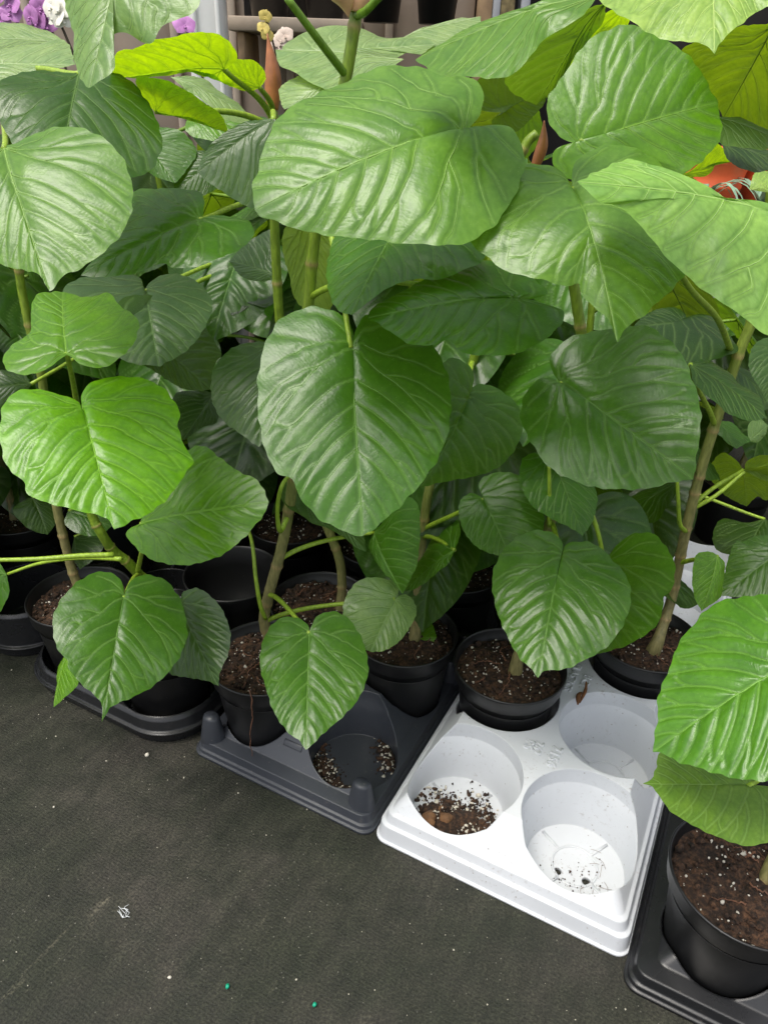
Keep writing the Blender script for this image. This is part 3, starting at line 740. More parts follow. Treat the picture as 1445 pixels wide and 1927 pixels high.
leaves(R2, P2, [
 ('G3', .74, 'fresh', (118, 547), '126,668 115,677 85,699 45,704 12,694 6,672 22,648 55,625 60,585 70,555 95,548 118,547 160,556 205,552 222,572 250,592 262,610 250,650 220,675 190,689 155,687 135,673', dict(pet=(152, 800), flip=1)),
 ('G1', .69, 'bright', (215, 998), '155,768 145,752 115,742 80,735 40,737 12,755 2,785 0,820 5,855 22,887 45,904 48,925 75,942 125,957 170,967 200,975 215,998 240,987 280,967 300,950 325,925 345,895 363,868 347,840 335,810 338,780 325,750 295,722 250,708 200,710 165,725 153,745', dict(pet=(165, 930), k=.07, quilt=2.1)),
 ('G2', .75, 'fresh', (506, 945), '262,985 300,900 345,850 380,838 415,862 450,888 482,902 498,925 506,945 496,970 480,985 450,1020 410,1050 350,1063 290,1055 250,1025 238,1000', dict(pet=(258, 1078))),
 ('G6', .735, 'mid', (192, 1358), '233,1122 232,1105 224,1088 204,1077 186,1076 163,1086 140,1102 122,1120 109,1137 100,1160 99,1181 103,1204 108,1221 125,1242 128,1256 142,1277 163,1297 186,1317 192,1331 192,1358 201,1343 209,1330 233,1320 262,1306 291,1288 320,1262 340,1233 352,1198 350,1172 346,1143 337,1122 323,1102 305,1088 282,1082 262,1083 247,1093 238,1108', dict(pet=(262, 1085), k=.03)),
 ('G7', .79, 'grey', (412, 1292), '338,1135 345,1115 370,1107 395,1120 420,1150 432,1185 430,1225 416,1268 412,1292 390,1282 350,1275 320,1268 306,1240 312,1190 325,1155', dict(pet=(270, 1095))),
])
h = dh(0, 0)
R3, P3 = plant(h, 'potted plant in the dark grey tray with one large heart-shaped leaf hanging at the centre',
    [(506, 1205, h[1]), (497, 1165, h[1]), (508, 1110, h[1]), (530, 1030, h[1]), (548, 930, h[1]), (560, 800, h[1]), (572, 680, h[1]), (580, 580, h[1]), (592, 450, h[1]), (620, 300, h[1]), (650, 150, h[1]), (665, 60, h[1]), (670, 20, h[1])], .0090, .0066, .45, nodes=12)
leaves(R3, P3, [
 ('L1', .72, 'mid', (683, 1010), '660,652 664,625 650,600 620,583 585,578 545,588 518,610 500,645 488,690 484,735 487,790 500,850 522,890 552,908 568,942 602,975 642,996 683,1010 715,985 760,945 800,900 830,850 845,800 848,740 838,690 820,655 790,625 755,608 715,598 688,597 672,618', dict(pet=(605, 400), k=.03)),
 ('B1', .66, 'pale', (478, 393), '876,250 898,222 910,190 905,165 875,145 820,132 740,124 690,130 640,150 590,180 540,210 510,250 490,300 475,350 478,393 500,410 560,430 620,440 680,447 740,455 800,465 850,467 890,452 940,410 975,350 988,310 985,280 970,250 940,237 905,242', dict(k=.08, maxt=50, quilt=1.3)),
 ('B2', .80, 'mid', (660, 592), '760,415 690,415 640,440 618,480 615,530 630,575 660,592 700,568 740,540 780,525 850,515 912,488 890,440 820,418', dict(pet=0)),
 ('B3', .69, 'mid', (690, 596), '973,562 1000,568 1030,577 1061,588 1055,610 1030,635 985,655 930,668 890,670 865,662 847,642 815,650 770,646 742,630 715,612 690,596 705,572 760,545 830,512 890,488 950,496 1005,528 1030,550 1000,562', dict(pet=(1080, 600), quilt=1.4)),
 ('H1', .725, 'mid', (575, 1413), '582,1190 580,1177 565,1165 540,1161 515,1172 495,1205 489,1250 500,1295 515,1340 540,1375 565,1395 575,1413 595,1395 615,1375 650,1345 675,1315 690,1280 693,1250 685,1210 665,1175 645,1157 620,1153 597,1162 587,1177', dict(pet=(505, 1120), k=.02)),
 ('H2', .83, 'sage', (697, 1227), '744,1126 750,1108 733,1092 700,1087 670,1097 650,1125 645,1155 652,1187 672,1216 697,1227 725,1224 753,1205 775,1175 784,1150 776,1127 760,1118', dict(pet=(500, 1170), k=.02)),
 ('H3', .90, 'mid', (758, 1118), '702,1000 730,975 760,935 785,950 790,1000 785,1060 770,1100 758,1118 735,1092 710,1060 693,1025', dict(pet=(545, 1060))),
 ('G5', .86, 'grey', (487, 843), '512,640 470,643 440,655 415,675 400,700 397,740 405,770 425,795 450,815 487,843 510,820 545,790 560,740 550,680', dict(pet=(565, 740))),
 ('T1', 1.05, 'pale3', (820, 84), '600,113 553,102 531,90 550,72 573,58 620,51 660,51 698,58 740,68 794,70 820,84 794,102 775,98 742,109 683,113', dict(wob=.5, pet=0)),
 ('T2', 1.15, 'pale3', (905, 30), '750,75 790,58 830,48 865,36 905,30 900,58 870,78 820,98 780,95', dict(wob=.5, pet=0)),
 ('T3', .95, 'pale3', (518, 90), '760,112 700,112 643,112 579,112 540,98 518,90 530,125 585,155 643,168 705,150', dict(wob=.5, k=.02, pet=0)),
 ('T4', .90, 'pale3', (535, 207), '640,140 600,135 560,142 527,163 528,190 535,207 573,195 612,185', dict(k=.03, pet=0)),
 ('V1', .90, 'olive', (600, 592), '575,400 540,420 530,460 545,520 560,570 600,592 628,570 630,500 622,440 605,405', dict(under=True, pet=0, k=.02, maxt=30)),
 ('V2', 1.0, 'grey', (430, 490), '530,520 525,470 520,432 490,440 455,465 430,490 455,520 490,529', dict(pet=0)),
])
pet_b = at_y(540, -5, .80)
V, Fc = tube(catmull([near_px(P3, (650, 145)), at_y(600, 75, .82), pet_b], 14) - np.array(R3.location), np.linspace(.0042, .0034, 14), 8)
link('petiole', mesh('petiole', V, Fc, True, None, None, np.tile([.12, .24, .015, 1], (len(V), 1))), [M['stem']], R3)
V, Fc = tube(catmull([near_px(P3, (668, 30)), at_y(688, 20, .83), at_y(715, -8, .82), at_y(760, -45, .80)], 10) - np.array(R3.location), np.linspace(.0042, .0034, 10), 8)
link('petiole', mesh('petiole', V, Fc, True, None, None, np.tile([.12, .24, .015, 1], (len(V), 1))), [M['stem']], R3)
bud(R3, at_y(671, 22, h[1] - .004), at_y(676, -60, h[1] - .004), .0085, M['budpale'])
bud(R3, at_y(630, -45, h[1] - .012), at_y(656, 31, h[1] - .012), .0085, M['budpale'])

h = dh(0, 1)
RB, PB = plant(h, 'tall plant behind the centre with lime leaves and a brown bud sheath on top',
    [(640, 1060, h[1]), (600, 950, h[1]), (550, 780, h[1]), (530, 640, h[1]), (522, 540, h[1]), (516, 400, h[1]), (514, 300, h[1]), (514, 208, h[1])], .0085, .0062, .3)
leaves(RB, PB, [
 ('A5a', .86, 'lime', (206, 152), '424,125 446,102 432,80 400,64 340,65 300,72 250,88 218,100 206,152 260,145 300,140 330,141 360,135 385,146 402,142 420,156 440,160', dict(under=True, pet=(500, 225), k=.03)),
 ('A5b', .92, 'lime', (405, 118), '490,166 500,148 495,128 475,112 440,112 405,118 415,140 430,160 465,170', dict(under=True, k=.03, G='GM')),
 ('A6', .88, 'lime', (430, 250), '290,208 270,185 255,150 300,146 350,168 395,200 420,225 430,250 400,238 360,222 325,217', dict(under=True, k=.03)),
 ('A8', .82, 'mid', (150, 515), '380,414 385,396 380,365 350,356 300,354 255,357 240,390 225,430 200,465 150,515 200,518 250,515 290,499 310,497 330,505 380,500 430,480 465,455 478,430 465,412 430,405 400,405', dict(k=.05)),
 ('A9', .78, 'grey', (371, 322), '517,222 485,224 450,232 415,255 382,290 371,322 386,338 410,355 450,380 480,390 505,340 528,280 530,245', dict(pet=(515, 260))),
 ('A11', 1.0, 'mid', (330, 345), '262,250 300,238 345,250 370,285 350,320 330,345 290,330 262,300 250,272', dict(pet=0)),
 ('A12', 1.1, 'fresh', (470, 250), '355,215 390,200 430,205 465,222 470,250 430,268 385,262 350,245', dict(pet=0)),
 ('A13', 1.0, 'deep', (330, 360), '420,290 385,282 345,290 322,318 330,360 370,372 410,350 425,318', dict(pet=0)),
 ('A7', .98, 'pale3', (476, 222), '320,142 370,145 430,180 476,222 455,232 415,217 375,185 340,160', dict(pet=0)),
])
bud(RB, at_y(513, 206, h[1]), at_y(503, 62, h[1]), .0062, M['bud'])
h = dh(1, 1)
R4, P4 = plant(h, 'potted plant right of centre with a torn leaf lying on its soil',
    [(783, 1160, h[1]), (786, 1110, h[1]), (796, 1000, h[1]), (810, 910, h[1]), (850, 800, h[1]), (885, 700, h[1]), (915, 560, h[1]), (940, 400, h[1]), (985, 280, h[1]), (1010, 250, h[1])], .0082, .0058, .4)
leaves(R4, P4, [
 ('D1', .80, 'mid', (793, 917), '882,748 890,727 923,724 958,745 978,770 983,805 968,845 943,875 898,895 838,907 793,917 800,880 822,830 832,770 826,710 842,675 870,680 890,705', dict(pet=(900, 690), quilt=1.3)),
 ('H4', .84, 'mid', (762, 1113), '857,1034 868,1005 860,978 838,982 808,1020 788,1060 762,1113 790,1103 812,1088 835,1068', dict(pet=(795, 1010))),
 ('D2', .86, 'mid', (958, 1045), '909,937 900,912 918,893 953,888 990,905 1018,955 1023,990 1003,1018 958,1045 930,1044 898,1030 873,1000 863,965 868,940 888,928', dict(pet=(793, 995))),
 ('C5', .62, 'pale', (780, 108), '1125,-5 1080,-12 1033,3 963,30 873,60 820,85 780,108 818,133 858,150 900,148 940,145 968,130 1003,100 1033,65 1093,35', dict(pet=0, k=.06)),
 ('C6', .76, 'mid', (1010, 200), '1140,0 1100,15 1060,50 1000,90 950,130 960,170 1010,200 1045,170 1080,110 1130,50', dict(pet=0, under=True)),
 ('C7', .84, 'deep', (1015, 170), '948,210 905,205 890,170 910,140 960,125 1000,140 1022,165 1026,190 1003,218 970,248 935,245 925,225', dict(under=True, pet=0)),
])
bud(R4, at_y(1006, 315, h[1] - .1), at_y(1024, 226, h[1] - .1), .0036, M['bud'])

h = wh(0, 1)
R5, P5 = plant(h, 'potted plant standing in the white tray with a large rounded leaf over its brown stem',
    [(968, 1272, h[1]), (976, 1230, h[1]), (1000, 1120, h[1]), (1030, 1000, h[1]), (1062, 905, h[1]), (1085, 780, h[1]), (1095, 660, h[1]), (1085, 570, h[1]), (1075, 500, h[1]), (1080, 380, h[1]), (1110, 200, h[1]), (1130, 60, h[1])], .0086, .0060, .45)
leaves(R5, P5, [
 ('E1', .745, 'mid', (1013, 1277), '1055,1045 1059,1022 1043,1005 1018,998 988,1005 958,1025 935,1055 926,1085 928,1120 938,1160 958,1205 978,1240 998,1260 1013,1277 1028,1263 1063,1260 1103,1240 1143,1215 1168,1185 1183,1150 1187,1120 1178,1085 1153,1055 1123,1027 1093,1018 1066,1022', dict(k=.045, pet=(1030, 985), quilt=1.3)),
 ('E2', .82, 'mid', (1127, 1232), '1135,1062 1150,1035 1180,1010 1212,1002 1235,1008 1257,1035 1270,1060 1270,1090 1263,1114 1250,1126 1246,1150 1230,1178 1207,1198 1175,1217 1127,1232 1085,1200 1075,1140 1090,1080 1115,1055', dict(pet=(1068, 915))),
 ('D3', .88, 'mid', (1097, 1008), '1030,850 990,858 978,880 982,915 1000,950 1035,975 1097,1008 1118,975 1122,930 1105,890 1070,860', dict(pet=0)),
 ('C13', .72, 'mid', (1305, 903), '1053,719 1040,700 1034,680 1045,658 1073,637 1113,625 1158,617 1213,614 1253,635 1283,665 1303,710 1315,750 1318,800 1312,850 1305,903 1273,906 1223,917 1173,921 1123,917 1073,902 1033,880 1003,840 983,800 979,770 990,735 1013,713 1038,710', dict(pet=(1100, 660), k=.04)),
 ('C1', .64, 'pale', (1163, 640), '1074,358 1066,340 1050,322 1023,310 973,304 933,307 908,320 888,350 870,395 868,430 890,460 933,495 963,515 1013,530 1063,539 1088,533 1095,552 1123,580 1148,600 1163,640 1178,615 1208,595 1243,565 1278,530 1290,505 1288,450 1282,400 1270,350 1240,298 1198,275 1148,272 1105,288 1078,315', dict(k=.09, pet=(1085, 440), maxt=48)),
 ('C3', .70, 'fresh', (1352, 190), '1088,270 1066,272 1043,283 1041,305 1060,330 1110,348 1180,350 1240,342 1285,328 1318,305 1345,275 1359,248 1352,190 1323,140 1290,100 1248,70 1208,52 1173,47 1123,65 1093,90 1063,135 1033,180 1029,215 1043,248 1066,266', dict(k=.04, pet=(1105, 200), maxt=45)),
 ('C16', .95, 'fresh', (915, 300), '1010,190 975,205 935,235 915,270 915,300 950,320 990,300 1020,250', dict(pet=0, under=True)),
 ('C8', .80, 'lime', (1063, 138), '1180,10 1143,22 1100,55 1075,100 1063,138 1095,110 1130,75 1180,50', dict(under=True, pet=0)),
])
h = wh(1, 2)
R6, P6 = plant(h, 'potted plant at the back of the white tray with a tall jointed stem leaning right',
    [(1228, 1228, h[1] - .02), (1240, 1200, h[1] - .02), (1265, 1120, h[1]), (1290, 1000, h[1]), (1320, 880, h[1]), (1348, 790, h[1]), (1390, 665, h[1]), (1415, 600, h[1]), (1440, 480, h[1]), (1450, 380, h[1]), (1460, 250, h[1]), (1470, 120, h[1])], .0088, .0066, .5, nodes=15, roots=6)
leaves(R6, P6, [
 ('C2', .56, 'bright2', (1085, 347), '1500,420 1480,390 1445,388 1373,385 1283,377 1223,335 1193,305 1165,303 1120,325 1085,347 1125,383 1158,388 1198,415 1248,470 1298,515 1338,560 1388,595 1445,635 1500,650 1570,600 1590,520 1560,450', dict(k=.07, pet=0, maxt=50)),
 ('C4', .50, 'pale2', (1345, 96), '1330,-140 1230,-130 1150,-80 1118,-20 1148,20 1183,45 1223,60 1273,72 1308,75 1330,82 1345,96 1363,70 1398,45 1425,20 1480,0 1500,-60 1440,-120', dict(k=.06, pet=0)),
 ('C9', .66, 'olive', (1360, 222), '1460,40 1400,50 1340,70 1285,90 1300,130 1330,175 1360,222 1400,238 1450,246 1510,200 1520,120', dict(under=True, pet=0)),
 ('C10', .74, 'sage', (1480, 265), '1345,222 1388,218 1420,232 1450,250 1480,265 1445,282 1400,277 1362,270 1340,245', dict(pet=0)),
 ('C10b', .78, 'dark', (1490, 315), '1355,270 1400,278 1445,282 1490,315 1445,323 1405,319 1372,302', dict(pet=0)),
 ('C12', .95, 'dark', (1190, 615), '1298,610 1310,590 1345,597 1372,630 1388,660 1360,672 1330,680 1290,685 1240,680 1205,650 1190,615 1225,585 1275,580', dict(pet=0)),
 ('C14', .80, 'deep', (1443, 786), '1296,684 1325,676 1360,695 1395,722 1425,745 1443,786 1412,792 1368,775 1333,750 1308,718', dict(pet=(1345, 800))),
 ('C15', .66, 'grey', (1450, 765), '1470,640 1440,636 1420,648 1409,672 1412,698 1424,725 1450,765 1490,740 1500,680', dict(pet=0, quilt=1.5)),
 ('LM', .95, 'lime', (1378, 303), '1285,330 1310,312 1345,272 1362,280 1370,296 1378,303 1352,305 1340,320 1325,331 1300,333', dict(under=True, pet=0, G='GM')),
 ('PW', .80, 'pale2', (1480, 345), '1410,356 1420,325 1445,321 1480,345 1460,362', dict(pet=0, G='GM')),
 ('DL', .90, 'grey', (1398, 392), '1282,376 1310,366 1345,365 1385,383 1398,392 1340,396', dict(pet=0, G='GM')),
 ('Q1', 1.05, 'sage', (1445, 800), '1408,830 1408,800 1425,785 1445,800 1440,818 1425,832', dict(pet=0, G='GM')),
 ('Q2', 1.0, 'mid', (1385, 845), '1350,790 1375,795 1395,812 1412,828 1400,836 1385,845 1365,830 1348,812', dict(pet=0, G='GM')),
 ('Q3', .95, 'dark', (1440, 745), '1380,690 1410,700 1440,745 1445,770 1400,765 1370,730', dict(pet=0, G='GM')),
 ('E3', .86, 'fresh', (1320, 1150), '1350,1045 1335,1038 1312,1043 1303,1065 1302,1090 1306,1120 1320,1150 1340,1135 1358,1122 1363,1095 1362,1060', dict(pet=(1285, 1060), G='GM')),
 ('E4', .62, 'deep', (1358, 1122), '1480,1030 1445,1008 1415,1011 1400,1019 1385,1020 1372,1045 1363,1080 1358,1122 1395,1125 1440,1130 1500,1110', dict(pet=0)),
 ('K1', 1.0, 'olive', (1405, 952), '1397,884 1385,865 1360,852 1340,870 1335,895 1350,920 1375,938 1405,952 1425,935 1445,940 1470,900 1440,880', dict(pet=(1320, 960), under=True)),
 ('K2', 1.0, 'olive', (1480, 870), '1400,886 1405,868 1425,858 1450,858 1480,870 1470,900 1440,905', dict(pet=0, under=True)),
])
h = rh(0, 0)
R7, P7 = plant(h, 'potted plant in the lower right corner with a glossy ribbed leaf cut by the edge',
    [(1425, 1700, h[1]), (1440, 1650, h[1] + .01), (1480, 1560, h[1] + .02), (1540, 1400, h[1] + .02), (1590, 1200, h[1] + .02), (1620, 1000, h[1] + .02)], .0075, .006, .3)
leaves(R7, P7, [
 ('F1', .475, 'bright3', (1226, 1413), '1540,1215 1500,1140 1445,1119 1413,1122 1368,1127 1333,1145 1303,1175 1278,1205 1268,1240 1253,1280 1240,1310 1238,1350 1228,1395 1226,1413 1245,1415 1268,1430 1313,1445 1380,1465 1445,1470 1520,1450 1580,1380 1600,1290', dict(k=.03, quilt=2.6)),
 ('F2', .465, 'sage2', (1211, 1475), '1411,1481 1425,1460 1400,1430 1340,1405 1280,1405 1242,1416 1234,1446 1226,1466 1211,1475 1226,1480 1240,1494 1262,1524 1293,1548 1324,1566 1370,1585 1410,1592 1450,1583 1485,1550 1490,1510 1460,1485 1430,1478', dict(k=.02)),
])
surface_roots(R7, 1)

def loose_petiole(root, pts, r=.0030, col=(.26, .40, .03)):
    P = catmull([at_y(*q) for q in pts], 18); V, Fc = tube(P - np.array(root.location), np.linspace(r * 1.2, r * .85, 18), 8)
    return link('petiole', mesh('petiole', V, Fc, True, None, None, np.tile([*col, 1], (len(V), 1))), [M['stem']], root)
loose_petiole(R2, [(214, 1044, .785), (150, 1046, .775), (70, 1052, .765), (-10, 1054, .76)])
loose_petiole(R2, [(228, 1052, .80), (150, 1050, .84), (75, 1060, .86), (15, 1080, .86)], .0026)
loose_petiole(R3, [(500, 1165, .83), (490, 1140, .82), (481, 1085, .83), (474, 1020, .85), (455, 965, .88)], .0026)
loose_petiole(R3, [(540, 975, .83), (527, 1000, .81), (522, 960, .80), (530, 915, .80), (550, 888, .82)], .0028)
loose_petiole(R5, [(1034, 990, .83), (1034, 940, .82), (1033, 875, .82)], .0026)
loose_petiole(R6, [(1290, 1000, .92), (1279, 985, .91), (1276, 940, .90), (1274, 900, .90)], .0028)
loose_petiole(R6, [(1308, 955, .93), (1350, 930, .93), (1400, 888, .95)], .0028)
loose_petiole(R6, [(1375, 660, .92), (1350, 600, .84), (1300, 545, .74), (1260, 480, .68)], .0034)

# ------------------------------------------------------------------ plants further back
LOWV = []
for i in range(4):
    rg = np.random.default_rng(100 + i); G = GMS[i % 3]
    u, v = G.uv[:, 0], G.uv[:, 1]; s = G.s; th = np.arctan2(u, v - .33); ph = rg.uniform(0, 6.28, 4)
    h_ = -.10 * (v - .2) ** 2 - .18 * u * u - .012 * np.exp(-(u / .05) ** 2) + .013 * (G.quilt - .6) + .018 * s ** 2.5 * (np.sin(3 * th + ph[0]) + .6 * np.sin(5 * th + ph[1]))
    V = np.c_[G.uv, h_]; LOWV.append(finish_leaf('leaf', G, V, np.array([0, 0, 1.0]), 1.0))
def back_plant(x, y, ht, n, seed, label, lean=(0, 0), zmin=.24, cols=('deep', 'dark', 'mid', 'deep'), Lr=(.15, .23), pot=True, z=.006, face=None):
    rg = np.random.default_rng(seed); root = empty('potted_plant', (x, y, 0)); tag(root, label, 'potted plant', 'rubber plants with heart-shaped leaves in black pots')
    if pot: pot_set(root, False, z=z)
    pts = [np.array([x + lean[0] * t + rg.normal(0, .008), y + lean[1] * t + rg.normal(0, .008), .13 + (ht - .13) * t]) for t in np.linspace(0, 1, 5)]
    o, P = stem(root, pts, .0085, .005, .5); a = rg.uniform(0, 6.28)
    for i in range(n):
        t = i / max(1, n - 1); zz = zmin + (ht - zmin) * t; Sp = P[int(np.argmin(np.abs(P[:, 2] - zz)))]
        a += 2.4 + rg.normal(0, .25); L = rg.uniform(*Lr) * (1 - .25 * abs(t - .55)); pl = rg.uniform(.07, .15)
        out = np.array([math.cos(a), math.sin(a), 0]); J = Sp + out * pl + np.array([0, 0, pl * rg.uniform(.1, .5)])
        if J[2] > ht + .05: J[2] = ht + .05
        dr = rg.uniform(.35, .95); vax = unit(out * math.cos(dr) - np.array([0, 0, math.sin(dr)])); nn = unit(np.cross(np.cross(vax, [0, 0, 1]), vax)); nn = nn if nn[2] > 0 else -nn
        tw = rg.normal(0, .25); side = np.cross(vax, nn); uax = side * math.cos(tw) + nn * math.sin(tw); nn = np.cross(uax, vax)
        me = LOWV[rg.integers(0, 4)]; lf = link('leaf', me, [M['leaf'], M['vein']], root)
        Jl = J - np.array(root.location)
        mm = Matrix(((uax[0] * L, vax[0] * L, nn[0] * L, Jl[0]), (uax[1] * L, vax[1] * L, nn[1] * L, Jl[1]), (uax[2] * L, vax[2] * L, nn[2] * L, Jl[2]), (0, 0, 0, 1)))
        lf.matrix_local = mm
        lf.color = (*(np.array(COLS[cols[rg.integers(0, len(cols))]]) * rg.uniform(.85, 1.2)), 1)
        # petiole as sub-part in the leaf's own frame
        hor = out; d = np.linalg.norm(J - Sp); c1 = Sp + (hor * .8 + np.array([0, 0, .5])) * d * .4; c2 = J - unit(J - c1) * d * .3; tt = np.linspace(0, 1, 9)[:, None]
        Q = (1 - tt) ** 3 * Sp + 3 * (1 - tt) ** 2 * tt * c1 + 3 * (1 - tt) * tt * tt * c2 + tt ** 3 * J
        Vt, Ft = tube(Q - np.array(root.location), np.linspace(.0034, .0026, 9), 6)
        inv = np.array(mm.inverted()); Vt = Vt @ inv[:3, :3].T + inv[:3, 3]
        link('petiole', mesh('petiole', Vt, Ft, True, None, None, np.tile([.15, .27, .02, 1], (len(Vt), 1))), [M['stem']], lf)
    return root
BP = [(bb2(0, 0), .70, 9, 'back-row plant directly behind the leftmost pot'), (bb2(1, 0), .72, 9, 'back-row plant behind the empty black pot at the left'),
      (db(0, 0), .74, 10, 'back-row plant whose pot shows below the central hanging leaf'), (db(1, 0), .72, 9, 'back-row plant whose pot shows left of the rounded dark leaf'),
      (wb(0, 0), .62, 3, 'back-row plant in the rear white tray'), (wh(0, 2), .70, 7, 'plant in the white tray half hidden behind the brown stem'), (bb2(0, 1), .78, 9, 'third-row plant at the far left among dark leaves'), (bb2(1, 1), .80, 10, 'third-row plant left of centre among dark leaves'),
      (db(0, 1), .80, 10, 'third-row plant behind the central hanging leaf'), (db(1, 1), .78, 9, 'third-row plant behind the central stem')]
BACK = []
for i, (c, ht, n, lab) in enumerate(BP):
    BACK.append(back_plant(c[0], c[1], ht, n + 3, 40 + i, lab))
def extra(root, specs):
    x, y, _ = root.location; P = np.c_[np.full(30, x), np.full(30, y), np.linspace(.14, .75, 30)]; leaves(root, P, specs)
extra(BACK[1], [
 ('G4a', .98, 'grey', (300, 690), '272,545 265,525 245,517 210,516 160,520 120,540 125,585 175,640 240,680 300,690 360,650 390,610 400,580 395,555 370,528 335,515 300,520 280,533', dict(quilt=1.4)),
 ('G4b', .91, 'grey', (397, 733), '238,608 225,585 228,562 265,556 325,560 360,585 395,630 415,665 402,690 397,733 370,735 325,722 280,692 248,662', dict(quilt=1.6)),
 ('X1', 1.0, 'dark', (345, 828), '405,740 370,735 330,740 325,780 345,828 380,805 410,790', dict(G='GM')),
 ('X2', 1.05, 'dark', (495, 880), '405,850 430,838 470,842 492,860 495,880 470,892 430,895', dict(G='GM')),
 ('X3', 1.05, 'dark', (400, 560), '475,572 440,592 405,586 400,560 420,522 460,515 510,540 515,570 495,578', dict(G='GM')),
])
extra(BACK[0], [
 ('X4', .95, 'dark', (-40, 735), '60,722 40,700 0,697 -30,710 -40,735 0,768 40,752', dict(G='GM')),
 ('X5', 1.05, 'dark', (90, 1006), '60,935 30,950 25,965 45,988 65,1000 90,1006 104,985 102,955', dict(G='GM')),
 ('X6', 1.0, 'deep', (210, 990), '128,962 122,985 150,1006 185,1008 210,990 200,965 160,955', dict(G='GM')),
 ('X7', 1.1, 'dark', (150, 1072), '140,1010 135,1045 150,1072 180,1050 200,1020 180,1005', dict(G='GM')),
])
extra(BACK[2], [('X8', .93, 'grey', (690, 1037), '540,890 527,925 545,955 590,985 640,1008 690,1037 680,1005 640,950 580,900', dict(G='GM', quilt=1.6))])
extra(BACK[4], [
 ('X9', 1.05, 'deep', (1146, 1000), '1275,905 1234,914 1195,932 1164,959 1146,1000 1167,985 1200,985 1234,980 1255,958 1272,928', dict(G='GM')),
 ('X10', 1.1, 'dark', (1400, 1050), '1440,975 1400,985 1360,975 1342,1000 1345,1030 1370,1045 1400,1050 1440,1035 1470,1000', dict(G='GM')),
])
o = traced_leaf(BACK[4], 'yl', 1.25, 'lime', (1172, 952), '1132,920 1150,920 1165,930 1172,952 1158,945 1140,935', G=GM)[0]
o.color = (.5, .30, .01, 1); o['label'] = 'yellowed dying leaf'
more = [(-.95, 1.35, .82, 'fourth-row plant at the left under the orchids'), (-.60, 1.62, .84, 'fourth-row plant below the white post'), (-.25, 1.70, .82, 'fourth-row plant left of the bud sheath'), (.12, 1.68, .82, 'fourth-row plant behind the pale upper leaves'),
        (.45, 1.62, .78, 'fourth-row plant right of centre in deep shade'), (-1.05, 1.0, .74, 'second-row plant cut off by the left edge'), (.75, 1.95, .66, 'small plant on the open dark floor at the right'), (1.05, 1.35, .80, 'plant past the right edge behind the tall jointed stem'),
        (-.80, 1.12, .70, 'plant filling the dark gap at the left edge'), (-.75, 1.42, .80, 'plant deep in the shade left of the white post'), (-1.2, 1.75, .85, 'plant at the far left in front of the orchid bench'), (-.42, 1.42, .80, 'plant deep in the shade below the lime leaves'), (.30, 1.42, .74, 'plant deep in the shade behind the brown stem'), (-.08, 1.48, .80, 'plant deep in the shade behind the big upper leaf'),
        (-.72, 1.26, .74, 'plant in the dark behind the leftmost stem'), (-1.1, 1.5, .84, 'plant in the dark below the left orchids'), (.80, 1.50, .60, 'plant on the floor right of the tall jointed stem')]
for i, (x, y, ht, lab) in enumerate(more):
    back_plant(x, y, ht, 13 if i != 6 else 7, 70 + i, lab, z=.0)

